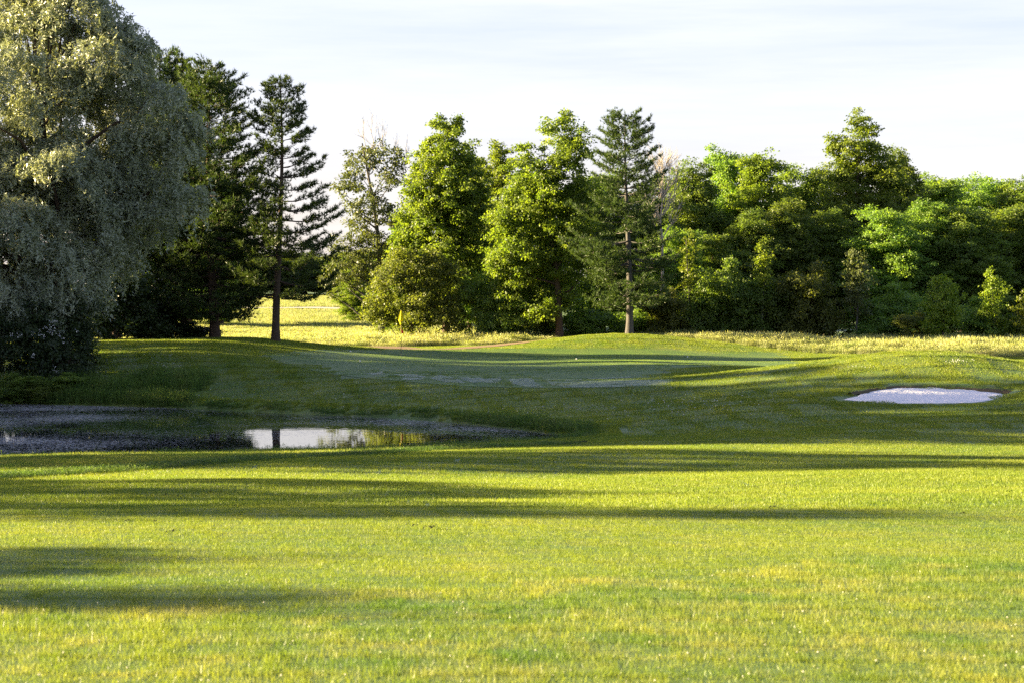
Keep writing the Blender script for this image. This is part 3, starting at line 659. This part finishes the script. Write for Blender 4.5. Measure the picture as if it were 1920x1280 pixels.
# saplings along the edge
def sapling(px, pybase, pytop, Y, wpx, seed, label, mat=L_sap, dens=1.0):
    n = 8; sp = []; rg = np.random.default_rng(seed)
    for i in range(n):
        t = i / (n - 1); w = wpx * (.35 + .65 * math.sin(math.pi * min(1, (1 - t) * .75 + .1)))
        sp.append((px + rg.normal() * wpx * .22 * (1 - t), pybase - 12 + (pytop + 8 - pybase + 12) * t, max(7, w * .75), (pybase - pytop) / n * .85))
    X = at(px, 600, Y)[0]
    return tree('sapling', X, Y, px_lobes(Y, sp, seed, jit=.3), mat, B_grey, seed, label, 'sapling', 'saplings along the edge of the wood', r0=.06, parts=('stem', 'foliage'), kw=dict(leaf=.14, per=36, dens=.9 * dens, size=.32), wkw=dict(nl=10))
sapling(1768, 640, 516, 109.5, 52, 101, 'bright yellow green sapling lit by the sun at the wood edge')
sapling(1862, 640, 508, 111.5, 34, 102, 'slender pale sapling between the yellow sapling and the right edge')
sapling(1925, 635, 545, 110.5, 32, 103, 'bright sapling cut by the right edge of the picture')
sapling(1606, 600, 470, 113, 44, 104, 'pale topped sapling with twiggy crown rising from the hedge', L_cot, .8)
sapling(1430, 560, 447, 113.5, 22, 105, 'thin pale shoot rising from the largest dense shrub', L_sap, .8)
sapling(1290, 560, 432, 113, 22, 106, 'thin bright shoot just right of the mound pine', L_sap, .8)
# the round bush
Y = 112.5; X = at(772, 600, Y)[0]
sp = [(775, 500, 60, 34), (735, 520, 44, 36), (820, 510, 50, 40), (770, 550, 80, 50), (710, 560, 32, 40), (840, 560, 42, 46), (720, 590, 40, 24), (780, 595, 80, 26), (845, 595, 36, 24), (750, 480, 26, 18), (800, 482, 28, 18)]
tree('round_bush', X, Y, px_lobes(Y, sp, 9, jit=.5), L_bush, B_brown, 39, 'large round olive bush behind the flag', 'bush', r0=.08, parts=('stems', 'foliage'), kw=dict(leaf=.13, per=52, dens=1.25, size=.40, zmin=.05), wkw=dict(nl=14, zlow=.02))

# ------------------------------------------------------------------ left: understorey, bank bush and far trees
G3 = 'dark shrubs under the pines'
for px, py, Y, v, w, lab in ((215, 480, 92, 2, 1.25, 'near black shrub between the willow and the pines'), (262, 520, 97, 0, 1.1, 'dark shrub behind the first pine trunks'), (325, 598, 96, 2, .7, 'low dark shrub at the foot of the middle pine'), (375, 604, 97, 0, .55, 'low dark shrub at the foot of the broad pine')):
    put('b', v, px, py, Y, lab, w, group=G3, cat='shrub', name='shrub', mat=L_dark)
Y = 74.5; X = at(90, 720, Y)[0]
sp = [(60, 600, 90, 60, 0), (150, 610, 48, 56, .4), (90, 660, 85, 50, -.5), (20, 650, 70, 60, -.8), (150, 665, 40, 40, 0), (100, 700, 80, 30, -.6), (-40, 640, 80, 90, 0)]
wb = tree('bank_bush', X, Y, px_lobes(Y, sp, 10, jit=.4), L_dark, B_brown, 40, 'dark flowering bush on the pond bank under the willow', 'bush', r0=.07, parts=('stems', 'foliage'), kw=dict(leaf=.11, per=60, dens=1.2, size=.36, zmin=.05), wkw=dict(nl=14, zlow=.02))
rng = np.random.default_rng(12); bl = []
for px, py in [(92, 618), (98, 606), (86, 612), (104, 612), (20, 626), (36, 630), (62, 628), (80, 634), (112, 630), (74, 622), (95, 625), (118, 640), (145, 620), (100, 690), (60, 660)]:
    for _ in range(2): bl.append(at(px + rng.normal() * 3, py + rng.normal() * 3, Y - 1.9) - np.array([X, Y, hz(X, Y)]))
bl = np.repeat(np.array(bl), 6, 0) + rng.normal(size=(len(bl) * 6, 3)) * .035
V, Fc = leaves(bl, unit(rng.normal(size=bl.shape) + np.array([0, -1.2, .5])), rng.normal(size=bl.shape), .035, .035)
tag(obj('blossoms', mesh('blossoms', V, Fc, plain_mat('blossom', (.7, .7, .66), .7, .2, .2)), wb), kind='stuff')
# bushes on the water's edge
for i, (px, py, Y, v, w, lab, mt) in enumerate(((30, 700, 71.8, 1, .5, 'low green brush at the water edge in the left corner', L_oak), (130, 698, 72.2, 2, .5, 'leafy green brush on the bank below the willow', L_oak), (75, 712, 71.5, 0, .4, 'small brush between the two larger ones at the water edge', L_bush), (190, 712, 72.3, 3, .35, 'small weedy brush where the tall bank grass starts', L_bush))):
    put('b', v, px, py, Y, lab, w, group='brush along the pond bank', cat='brush', name='bank_brush', mat=mt)
# trees beyond the pines, in the meadow and far behind
for px, py, Y, v, w, lab in ((415, 330, 150, 2, .8, 'sunlit tree seen through the gap just right of the broad pine'), (355, 300, 150, 0, 1.2, 'green tree behind the pines on the knoll'), (255, 300, 152, 3, 1.3, 'green tree hidden behind the willow edge and the pines'), (664, 505, 158, 2, .55, 'low green tree at the left foot of the poplar in the far meadow')):
    put('t', v, px, py, Y, lab, w, group='trees in the far meadow')
FARL = ['far dark tree seen low between the first two pine trunks', 'far dark tree glimpsed beside the middle pine trunk', 'far dark tree just right of the broad pine trunk', 'far dark tree midway between the broad pine and the lone pine', 'far dark tree directly behind the lone pine trunk', 'far dark tree just right of the lone pine trunk', 'far dark tree below the long right boughs of the lone pine', 'far dark tree beside the left side of the round bush', 'far dark tree mostly behind the round bush']
for i, (px, py) in enumerate(((300, 440), (360, 450), (420, 470), (470, 474), (520, 478), (570, 476), (625, 480), (672, 472), (725, 474))):
    put('t', (i * 2) % 5, px, py, 262 + (i * 7) % 12, FARL[i], 2.2, group='far tree row beyond the meadow')

# ------------------------------------------------------------------ trees beyond the left edge that shade the fairway
rng = np.random.default_rng(57); me_, C_ = crown_mesh('crown', generic_lobes(rng, Rm=3.4), L_oak, 66, leaf=.20, per=44, dens=.50, size=.50)
GEN.append((wood_mesh('trunk', C_, 12, .16, B_brown, 66, nl=22), me_))
def off_tree(X, Y, H, w, v, lab='broad leafy tree standing left of the fairway beyond the picture edge'):
    root = empty('fairway_tree', (X, Y, hz(X, Y))); tag(root, lab, 'tree', 'trees along the left side of the fairway')
    root.rotation_euler = (0, 0, X); root.scale = (w, w, H / 12.35); wm, cm = GEN[v]; obj('trunk', wm, root); obj('crown', cm, root)
OFF = [(-32, 24.8, 8.6, .95, 5), (-31, 28.6, 7.7, 1.25, 5), (-34, 32.4, 8.3, 1.05, 5), (-26, 15.6, 5.9, .9, 5), (-24.5, 17.4, 5.3, .9, 5), (-34, 41.4, 13, .85, 5), (-37, 45.6, 12.4, .8, 5), (-33, 51.8, 13.6, 1.1, 5), (-36, 56.5, 13.5, 1.4, 0), (-33, 61.5, 14.5, 1.5, 5), (-36, 66.5, 14, 1.4, 5), (-33, 71.5, 10.8, 1.3, 5), (-36, 76.5, 11.2, 1.3, 4), (-33, 81, 12.5, 1.2, 0), (-44, 54, 13, 1.3, 5), (-45, 59.5, 14, 1.4, 5), (-44, 65, 14, 1.4, 5), (-45, 71, 12.6, 1.4, 1), (-44, 78, 12.8, 1.3, 2), (-33, 88.5, 9.5, 1.2, 5), (-34, 99, 11, 1.35, 4)]
for o_ in OFF: off_tree(o_[0], o_[1] + .062 * o_[0], *o_[2:])

# ------------------------------------------------------------------ grass
def blade_tile(name, size, n, h, w, lean, mat, seed, hv=.45, heads=0.0, edge=.06, seg=False):
    rng = np.random.default_rng(seed)
    P = np.stack([rng.uniform(-size / 2 - edge, size / 2 + edge, n), rng.uniform(-size / 2 - edge, size / 2 + edge, n), np.full(n, -.006)], -1)
    a = rng.uniform(0, 6.28, n); hh = h * np.clip(rng.normal(1, hv, n), .3, 2.0)
    d = np.stack([np.cos(a), np.sin(a), np.zeros(n)], -1); ln_ = np.abs(rng.normal(0, lean, n))
    tip = P + np.array([0, 0, 1]) * (hh * np.cos(ln_))[:, None] + d * (hh * np.sin(ln_))[:, None]
    b = rng.uniform(0, 6.28, n); s = np.stack([np.cos(b), np.sin(b), np.zeros(n)], -1) * (w * rng.uniform(.6, 1.3, n))[:, None] * .5
    tint = rng.uniform(0, 1, n)
    if not seg:
        V = np.stack([P - s, P + s, tip], 1).reshape(-1, 3); Fc = np.arange(3 * n).reshape(n, 3); ti = tint; hg = None
    else:   # two-piece blade that arches over, with a seed head
        mid = P + np.array([0, 0, 1]) * (hh * .55)[:, None] + d * (hh * np.sin(ln_) * .25)[:, None]
        k = rng.uniform(size=n) < heads; wh = np.where(k, 2.6, .9)[:, None]
        m2 = P + (tip - P) * .80 + np.array([0, 0, 1]) * (hh * .05)[:, None]
        V = np.concatenate([np.stack([P - s, P + s, mid + s * .6], 1).reshape(-1, 3), np.stack([mid - s * .6, mid + s * .6, tip], 1).reshape(-1, 3), np.stack([m2 - s * wh, m2 + s * wh, tip], 1).reshape(-1, 3)])
        Fc = np.arange(9 * n).reshape(-1, 3); ti = np.concatenate([tint * .5, tint * .8, np.where(k, .9 + .1 * tint, tint)])
    me = mesh(name, V, Fc, mat, attrs={'tint': ('FACE', ti)})
    return me

def scatter(name, pts, nrm, yaw, scl, idx, meshes, label, cat):
    """one object: points that carry small turf tiles"""
    me = bpy.data.meshes.new(name); me.vertices.add(len(pts)); me.vertices.foreach_set('co', np.ascontiguousarray(pts, np.float32).ravel())
    rot = np.array([(Vector((0, 0, 1)).rotation_difference(Vector(n)).to_matrix() @ Matrix.Rotation(a, 3, 'Z')).to_euler()[:] for n, a in zip(nrm, yaw)], np.float32)
    a = me.attributes.new('rot', 'FLOAT_VECTOR', 'POINT'); a.data.foreach_set('vector', rot.ravel())
    a = me.attributes.new('scl', 'FLOAT_VECTOR', 'POINT'); a.data.foreach_set('vector', np.ascontiguousarray(scl, np.float32).ravel())
    a = me.attributes.new('idx', 'INT', 'POINT'); a.data.foreach_set('value', np.ascontiguousarray(idx, np.int32))
    me.update()
    o = obj(name, me); tag(o, label, cat, kind='stuff')
    coll = bpy.data.collections.new(name + '_tiles')
    for i, m_ in enumerate(meshes): coll.objects.link(bpy.data.objects.new('%s_tile_%02d' % (name, i), m_))
    ng = bpy.data.node_groups.new(name, 'GeometryNodeTree')
    ng.interface.new_socket('Geometry', in_out='INPUT', socket_type='NodeSocketGeometry'); ng.interface.new_socket('Geometry', in_out='OUTPUT', socket_type='NodeSocketGeometry')
    N = ng.nodes.new; gi = N('NodeGroupInput'); go = N('NodeGroupOutput'); iop = N('GeometryNodeInstanceOnPoints'); ci = N('GeometryNodeCollectionInfo')
    ci.inputs['Collection'].default_value = coll; ci.inputs['Separate Children'].default_value = True; ci.inputs['Reset Children'].default_value = True
    iop.inputs['Pick Instance'].default_value = True
    l = ng.links.new; l(gi.outputs[0], iop.inputs['Points']); l(ci.outputs[0], iop.inputs['Instance'])
    for an, ty, so in (('rot', 'FLOAT_VECTOR', 'Rotation'), ('scl', 'FLOAT_VECTOR', 'Scale'), ('idx', 'INT', 'Instance Index')):
        na = N('GeometryNodeInputNamedAttribute'); na.data_type = ty; na.inputs['Name'].default_value = an; l(na.outputs[0], iop.inputs[so])
    l(iop.outputs[0], go.inputs[0])
    md = o.modifiers.new('scatter', 'NODES'); md.node_group = ng
    return o

def normals(X, Y, e=.8):
    dx = (hgrid(X + e, Y) - hgrid(X - e, Y)) / (2 * e); dy = (hgrid(X, Y + e) - hgrid(X, Y - e)) / (2 * e)
    return unit(np.stack([-dx, -dy, np.ones_like(dx)], -1))

T_fair = turf_mat('fairway_blade', (.115, .175, .024), (.17, .22, .028), (.26, .25, .06), .3, .4, True, spec=.2, rough=.4)
T_rough = turf_mat('rough_blade', (.08, .15, .024), (.19, .23, .034), (.38, .34, .12), .55, .4, True, patch=.8, spec=.22, rough=.4)
T_green = turf_mat('green_blade', (.095, .17, .035), (.135, .20, .04), (.19, .2, .06), .3, .35, True)
T_bank = turf_mat('bank_blade', (.05, .115, .02), (.095, .165, .028), (.2, .2, .06), .4, .35, True)
T_mead = turf_mat('meadow_blade', (.16, .205, .07), (.27, .29, .125), (.40, .38, .21), .6, .35, True, patch=.25)
MOW = smooth_loop([ground_hit(x, y)[:2] for x, y in [(-300, 910), (0, 893), (300, 874), (640, 853), (900, 839), (1130, 826)]], 5, False)

def grid_pts(y0, y1, step, margin, seed, jit=.35):
    rg = np.random.default_rng(seed); out = []
    y = y0
    while y < y1:
        hw = y * .2572 + margin; xs = np.arange(-hw, hw, step); out.append(np.stack([xs + rg.uniform(-jit, jit, len(xs)) * step * .3, np.full(len(xs), y) + rg.uniform(-jit, jit, len(xs)) * step * .3], -1)); y += step
    P = np.concatenate(out); return P[:, 0], P[:, 1], rg
def lay(name, parts, meshes, label, cat):
    X = np.concatenate([p[0] for p in parts]); Y = np.concatenate([p[1] for p in parts]); idx = np.concatenate([p[2] for p in parts]); sc = np.concatenate([p[3] for p in parts]); rg = np.random.default_rng(7)
    Z = hgrid(X, Y)
    return scatter(name, np.stack([X, Y, Z], -1), normals(X, Y), rg.integers(0, 4, len(X)) * math.pi / 2 + rg.normal(size=len(X)) * .05, sc, idx, meshes, label, cat)

def zones(X, Y):
    dp = sdist(POND, X, Y); dsn = sdist(SANDO, X, Y); dg = sdist(GREEN, X, Y)
    mowy = np.interp(X, MOW[:, 0], MOW[:, 1], right=1e9); mowy = np.where(X > MOW[-1, 0], 1e9, mowy)
    near_rough = (Y > mowy) & (dp < 9) & (Y < 62)
    return dp, dsn, dg, near_rough
fair_m = [blade_tile('t',   .5, 3600, .019, .0036, .8, T_fair, 200 + i) for i in range(3)] + [blade_tile('t', 1.0, 3600, .028, .0085, .7, T_fair, 210 + i) for i in range(3)] + [blade_tile('t', 1.6, 4600, .032, .017, .65, T_fair, 220 + i, edge=.22) for i in range(3)]
rough_m = [blade_tile('t',     .5, 3200, .025, .0038, .8, T_rough, 230 + i, .5) for i in range(4)] + [blade_tile('t', 1.0, 3000, .05, .011, .6, T_rough, 240 + i, .4) for i in range(3)]
fp = []; rp_ = []; gp = []
rgz = np.random.default_rng(77)
for (y0, y1, st, fi, ri) in ((6.5, 21, .5, 0, 0), (21, 48, 1.0, 3, 4), (48, 108, 1.6, 6, None)):
    X, Y, rg = grid_pts(y0, y1, st, 3.0, int(y0))
    dp, dsn, dg, nr = zones(X, Y)
    ok = (dp > .25 + st * .3) & (dsn > st * .42) & (dg > -.2); X, Y, nr, dp = X[ok], Y[ok], nr[ok], dp[ok]
    edge_rough = 12.6 + .8 * np.sin(X * .7) + .3 * X
    rough = nr | ((Y < edge_rough) if ri == 0 else False)
    if ri is None: rough = np.zeros(len(X), bool)
    for sel, lst, i0, nn_ in ((~rough, fp, fi, 3), (rough, rp_, ri, 4 if ri == 0 else 3)):
        n = sel.sum()
        if n == 0: continue
        hs = rg.uniform(.8, 1.2, n) * (1 if lst is fp else (.75 + .5 * (np.sin(X[sel] * 1.9) * np.sin(Y[sel] * 1.3) + 1) / 2))
        lst.append((X[sel], Y[sel], i0 + rg.integers(0, nn_, n), np.stack([np.ones(n), np.ones(n), hs], -1)))
# finer tiles close to the bunker lip
X, Y = [a.ravel() for a in np.meshgrid(np.arange(8.6, 15.6, .42), np.arange(55, 62.4, .42))]
ds_ = sdist(SANDO, X, Y); ok = (ds_ > .30) & (ds_ < 1.1); n = ok.sum()
fp.append((X[ok], Y[ok], rgz.integers(0, 3, n), np.stack([np.ones(n), np.ones(n), rgz.uniform(1.0, 1.6, n)], -1)))
# and close to the water
X, Y = [a.ravel() for a in np.meshgrid(np.arange(-24, 6, .45), np.arange(40, 74, .45))]
dp = sdist(POND, X, Y); ok = (dp > .2) & (dp < 1.0) & (np.abs(X) < Y * .26 + 2); n = ok.sum()
fp.append((X[ok], Y[ok], rgz.integers(0, 3, n), np.stack([np.ones(n), np.ones(n), rgz.uniform(1.5, 2.6, n)], -1)))
lay('fairway_grass', fp, fair_m, 'short mown fairway grass round the pond and the green', 'grass')
lay('rough_grass', rp_, rough_m, 'longer rough grass in the foreground and beside the near pond edge', 'grass')
green_m = [blade_tile('t', 1.6, 3600, .010, .016, .6, T_green, 250 + i) for i in range(3)]
X, Y, rg = grid_pts(60, 106, 1.5, 3, 9); dg = sdist(GREEN, X, Y); ok = dg < -.7; n = ok.sum(); X, Y = X[ok], Y[ok]
Z = hgrid(X, Y) + .012
scatter('green_grass', np.stack([X, Y, Z], -1), normals(X, Y), rg.integers(0, 4, n) * math.pi / 2, np.ones((n, 3)), rg.integers(0, 3, n), green_m, 'closely cut grass of the putting green', 'grass')

# cut edge between fairway and rough, its shade painted as a dark strip
eq = MOW[(MOW[:, 0] > -16) & (MOW[:, 0] < 1.8)]; te = np.linspace(0, 1, 260); ex_ = np.interp(te, np.linspace(0, 1, len(eq)), eq[:, 0]); ey_ = np.interp(te, np.linspace(0, 1, len(eq)), eq[:, 1]) - .42 + .04 * np.sin(ex_ * 5) + .02 * np.sin(ex_ * 13)
ez_ = hgrid(ex_, ey_); eh_ = .05 + .012 * np.sin(ex_ * 9) + .01 * np.sin(ex_ * 23)
ev_ = np.concatenate([np.stack([ex_, ey_, ez_ - .02], -1), np.stack([ex_, ey_ + .02, ez_ + eh_], -1), np.stack([ex_, ey_ + .10, ez_ + eh_ * .8], -1), np.stack([ex_, ey_ + .22, ez_ - .02], -1)])
k_ = np.arange(259); ef_ = np.concatenate([np.stack([k_ + r_ * 260, k_ + 1 + r_ * 260, k_ + 1 + (r_ + 1) * 260, k_ + (r_ + 1) * 260], -1) for r_ in range(3)])
tag(obj('turf_edge', mesh('turf_edge', ev_, ef_, plain_mat('edge_shade', (.05, .06, .02), .95, .1), True)), kind='structure')

# tall grass: pond bank and meadow
bank_m = [blade_tile('t', .7, 420, .34, .014, .35, T_bank, 260 + i, .35, seg=True, heads=.05) for i in range(4)]
q = []; rg = np.random.default_rng(14)
for a, b in zip(POND[:-1], POND[1:]):
    m_ = max(1, int(np.linalg.norm(b - a) / .4)); q += [a + (b - a) * t for t in (np.arange(m_) + .5) / m_]
q = np.array(q); tq = unit(np.gradient(q, axis=0)); nq = np.stack([-tq[:, 1], tq[:, 0]], -1)
test = sdist(POND, q[:, 0] + nq[:, 0] * .3, q[:, 1] + nq[:, 1] * .3); nq = nq * np.where(test > 0, 1, -1)[:, None]
far = (q[:, 1] > 53.5 - .1 * q[:, 0] * 0) & (nq[:, 1] > -.3)
bp_ = []; hs_ = []
for row, off in enumerate((.12, .42, .75)):
    s_ = q[far] + nq[far] * (off + rg.uniform(-.08, .08, far.sum()))[:, None]; pxx = s_[:, 0] / s_[:, 1] * F + 960
    hh = np.where(pxx < 350, .95, np.where(pxx < 900, .32, .5)) * (1, .9, .55)[row] * rg.uniform(.7, 1.25, len(s_)); k = (hh > .3) & ((row < 2) | (pxx < 360) | (rg.uniform(size=len(s_)) < .4))
    bp_.append(s_[k]); hs_.append(hh[k])
mq = MOW[(MOW[:, 0] > -14) & (MOW[:, 0] < 1.5)]; tq_ = np.linspace(0, 1, 110); ml = np.stack([np.interp(tq_, np.linspace(0, 1, len(mq)), mq[:, 0]), np.interp(tq_, np.linspace(0, 1, len(mq)), mq[:, 1]) - .5], -1); bp_.append(ml); hs_.append(rg.uniform(.14, .22, len(ml)))
nr_ = (~far); s_ = q[nr_] + nq[nr_] * .18; bp_.append(s_); hs_.append(np.full(len(s_), .28) * rg.uniform(.6, 1.3, len(s_)))
# weedy strip under the willow
w_ = np.stack([rg.uniform(-24, -11.3, 150), rg.uniform(71, 74, 150)], -1); w_ = w_[sdist(POND, w_[:, 0], w_[:, 1]) > .2]; bp_.append(w_); hs_.append(rg.uniform(.6, 1.5, len(w_)))
B = np.concatenate(bp_); hs_ = np.concatenate(hs_); n = len(B)
scatter('bank_grass', np.stack([B[:, 0], B[:, 1], hgrid(B[:, 0], B[:, 1])], -1), np.repeat([[0, 0, 1.]], n, 0), rg.uniform(0, 6.28, n), np.stack([np.ones(n), np.ones(n), hs_], -1), rg.integers(0, 4, n), bank_m, 'tall green grass along the pond bank', 'grass')

mead_m = [blade_tile('t', 1.2, 620, .78, .020, .28, T_mead, 270 + i, .22, seg=True, heads=.55) for i in range(4)]
mp_ = []
# right strip in front of the wood
X, Y = [a.ravel() for a in np.meshgrid(np.arange(5, 34, .95), np.arange(92, 116, .95))]
X = X + rg.uniform(-.3, .3, len(X)); Y = Y + rg.uniform(-.3, .3, len(Y))
lo = np.interp(X, [5, 9, 13, 19, 25, 34], [112.5, 109, 104, 98.5, 94.5, 92]); ok = Y > lo; mp_.append(np.stack([X[ok], Y[ok], .62 * (.45 + .55 * sstep(0, 3.0, (Y - lo)[ok]))], -1))
# left meadow beyond the path
X, Y = [a.ravel() for a in np.meshgrid(np.arange(-30, 3.5, 1.0), np.arange(104, 150, 1.0))]
X = X + rg.uniform(-.3, .3, len(X)); Y = Y + rg.uniform(-.3, .3, len(Y))
lo = np.interp(X, [-30, -16, -12, -9, -6, 0, 4], [112, 112, 111, 108.3, 107, 108.5, 111]) + .5 * np.sin(X * 1.3)
ok = (Y > lo) & ((Y < 128) | (X < -3)); hh = np.where(Y[ok] > 124, .42, .66) * np.where(X[ok] < -10, .75, 1.0) * (.45 + .55 * sstep(0, 3.0, (Y - lo)[ok])); mp_.append(np.stack([X[ok], Y[ok], hh], -1))
Mp = np.concatenate(mp_); n = len(Mp)
scatter('meadow_grass', np.stack([Mp[:, 0], Mp[:, 1], hgrid(Mp[:, 0], Mp[:, 1])], -1), np.repeat([[0, 0, 1.]], n, 0), rg.uniform(0, 6.28, n), np.stack([np.ones(n), np.ones(n), Mp[:, 2] * rg.uniform(.65, 1.25, n)], -1), rg.integers(0, 4, n), mead_m, 'tall golden meadow grass before the wood and beyond the path', 'grass')
# lower far meadow
X, Y = [a.ravel() for a in np.meshgrid(np.arange(-52, 4, 2.0), np.arange(150, 235, 2.0))]
far_m = [blade_tile('t', 2.2, 900, .25, .06, .4, T_mead, 280 + i, .3) for i in range(2)]
k = (np.abs(Y - 189) > 4); X, Y = X[k], Y[k]; n = len(X)
scatter('far_meadow_grass', np.stack([X, Y, hgrid(X, Y)], -1), normals(X, Y), rg.uniform(0, 6.28, n), np.ones((n, 3)), rg.integers(0, 2, n), far_m, 'pale cut grass of the far slope behind the lone pine', 'grass')

# clover heads on the slope, dark clippings on the fairway
def bits(name, pts, r, mat, label, cat, seed, flat=1.0):
    rg = np.random.default_rng(seed); n = len(pts); base = np.array([(0, 0, 1), (1, 0, 0), (0, 1, 0), (-1, 0, 0), (0, -1, 0), (0, 0, -.4)], float); fc = np.array([(0, 1, 2), (0, 2, 3), (0, 3, 4), (0, 4, 1), (5, 2, 1), (5, 3, 2), (5, 4, 3), (5, 1, 4)])
    s = r * rg.uniform(.6, 1.4, (n, 1, 1)); V = pts[:, None] + base[None] * s * np.array([1, 1, flat]) * rg.uniform(.7, 1.3, (n, 6, 3))
    Fc = (fc[None] + (np.arange(n) * 6)[:, None, None]).reshape(-1, 3)
    o = obj(name, mesh(name, V.reshape(-1, 3), Fc, mat)); tag(o, label, cat, kind='stuff'); return o
rg = np.random.default_rng(15); cl = []
for cx, cy_, n, sx_, sy_ in ((300, 685, 60, 35, 3), (330, 668, 30, 40, 3), (170, 700, 20, 30, 8), (250, 745, 25, 80, 5), (600, 738, 40, 120, 12), (420, 745, 40, 60, 8), (1320, 755, 60, 70, 6), (1280, 770, 50, 120, 10), (1000, 770, 40, 160, 8), (1800, 678, 25, 14, 2), (1600, 690, 10, 20, 2), (330, 710, 25, 60, 10)):
    for _ in range(n):
        h_ = ground_hit(cx + rg.normal() * sx_, cy_ + rg.normal() * sy_, 40, 104); cl.append(h_ + [0, 0, .045])
bits('clover_flowers', np.array(cl), .016, plain_mat('clover_white', (.6, .62, .56), .7, .2, .2), 'white clover heads scattered over the shaded slopes', 'flowers', 16)
cp = []
for cx, cy_, n, sx_, sy_ in ((320, 930, 8, 26, 2), (390, 924, 6, 14, 1), (330, 1000, 8, 16, 1), (800, 990, 5, 14, 1), (800, 993, 3, 8, 1), (1010, 893, 8, 20, 1), (1230, 915, 14, 50, 1.5), (1410, 915, 12, 16, 1), (1470, 912, 8, 20, 1), (1450, 954, 6, 12, 1), (1640, 852, 10, 60, 4), (1450, 868, 6, 10, 2), (1300, 870, 10, 90, 4), (1800, 966, 4, 8, 1), (400, 945, 4, 60, 6), (760, 935, 6, 120, 10), (1190, 887, 5, 10, 1), (1780, 815, 8, 60, 4), (1880, 930, 6, 30, 3), (70, 1018, 2, 6, 1), (270, 980, 4, 40, 3), (100, 920, 4, 40, 4)):
    for _ in range(n):
        h_ = ground_hit(cx + rg.normal() * sx_, cy_ + rg.normal() * sy_, 8, 60); cp.append(h_ + [0, 0, .026])
bits('grass_clippings', np.array(cp), .013, plain_mat('dark_clipping', (.025, .028, .014), .9, .1), 'dark clumps of clippings scattered over the sunlit fairway', 'clippings', 17, .55)
dw = []  # glints of dew in the foreground, put in as pale solid specks
for _ in range(150):
    h_ = ground_hit(rg.uniform(-80, 2000), rg.uniform(1070, 1300), 6, 30); dw.append(h_ + [0, 0, .05])
bits('dew_glints', np.array(dw), .0042, plain_mat('dew_glint_pale', (.75, .72, .6), .5, .5, .3), 'tiny pale specks standing in for dew glints in the foreground grass', 'flowers', 18)

# ------------------------------------------------------------------ flagstick and balls
p = ground_hit(752, 667, 60, 110); X, Y, zb = p[0], p[1], p[2] + .015; kf = Y / F
fs = empty('golf_flagstick', (X, Y, zb)); tag(fs, 'flagstick with limp yellow flag and small red pennant on the green', 'flagstick')
hp = (667 - 583) * kf
M_yel = plain_mat('yellow_cloth', (.80, .74, .02), .7, .2, .45); M_red = plain_mat('red_cloth', (.62, .02, .03), .7, .2, .3); M_pole = plain_mat('yellow_pole', (.55, .46, .10), .4, .4); M_poled = plain_mat('dark_pole', (.03, .035, .03), .4, .4)
tb = Tubes(); tb.add([(0, 0, hp * .42), (0, 0, hp * .7), (0, 0, hp)], [.011, .010, .008], 8); obj('pole', tb.build('pole', M_pole), fs)
tb = Tubes(); tb.add([(0, 0, -.1), (0, 0, hp * .2), (0, 0, hp * .42)], [.013, .012, .011], 8); obj('lower_pole', tb.build('lower_pole', M_poled), fs)
def cloth(name, prof_, mat, nu=10, depth=.05, tilt=0):
    """limp cloth: rows of (z, left, right), folded back and forth in depth"""
    V = []; n = len(prof_)
    for i, (z, l, r) in enumerate(prof_):
        for j in range(nu + 1):
            u = j / nu; V.append((l + (r - l) * u, depth * math.sin(u * 9 + i * .25) * min(1, (r - l) / .12), z - tilt * u))
    Fq = [(i * (nu + 1) + j, i * (nu + 1) + j + 1, (i + 1) * (nu + 1) + j + 1, (i + 1) * (nu + 1) + j) for i in range(n - 1) for j in range(nu)]
    o = obj(name, mesh(name, V, Fq, mat, True), fs); s = o.modifiers.new('thick', 'SOLIDIFY'); s.thickness = .004
    return o
zt = hp
cloth('flag', [(zt, -.012, .02), (zt - .12, -.05, .045), (zt - .25, -.08, .085), (zt - .37, -.115, .125), (zt - .41, -.125, .135), (zt - .47, -.11, .09), (zt - .54, -.06, .03), (zt - .60, -.04, .015), (zt - .66, -.03, .008)], M_yel)
zr = (667 - 618) * kf
cloth('pennant', [(zr, .008, .04), (zr - .07, .008, .08), (zr - .14, .008, .105), (zr - .17, .04, .125), (zr - .185, .08, .13)], M_red, 6, .03)
tb = Tubes(); tb.add([(0, 0, -.08), (0, 0, .004)], [.054, .054], 14); obj('cup', tb.build('cup', plain_mat('cup_white', (.6, .6, .6))), fs)

import bmesh
bm = bmesh.new(); bmesh.ops.create_icosphere(bm, subdivisions=3, radius=.033)
for i, v in enumerate(bm.verts):
    if i % 3 == 0: v.co *= .97
bme = bpy.data.meshes.new('golf_ball'); bm.to_mesh(bme); bm.free(); bme.materials.append(plain_mat('ball_white', (.8, .8, .8), .3, .5))
for px, py, lab in ((675, 678, 'white golf ball on the green left of and nearer than the flagstick'), (657, 660, 'white golf ball near the back left edge of the green'), (1081, 674, 'white golf ball on the green below the brown maple trunk'), (1289, 670, 'white golf ball at the right end of the green')):
    h_ = ground_hit(px, py, 60, 110); o = obj('golf_ball', bme); o.location = (h_[0], h_[1], h_[2] + .04); tag(o, lab, 'golf ball', 'golf balls on the green')
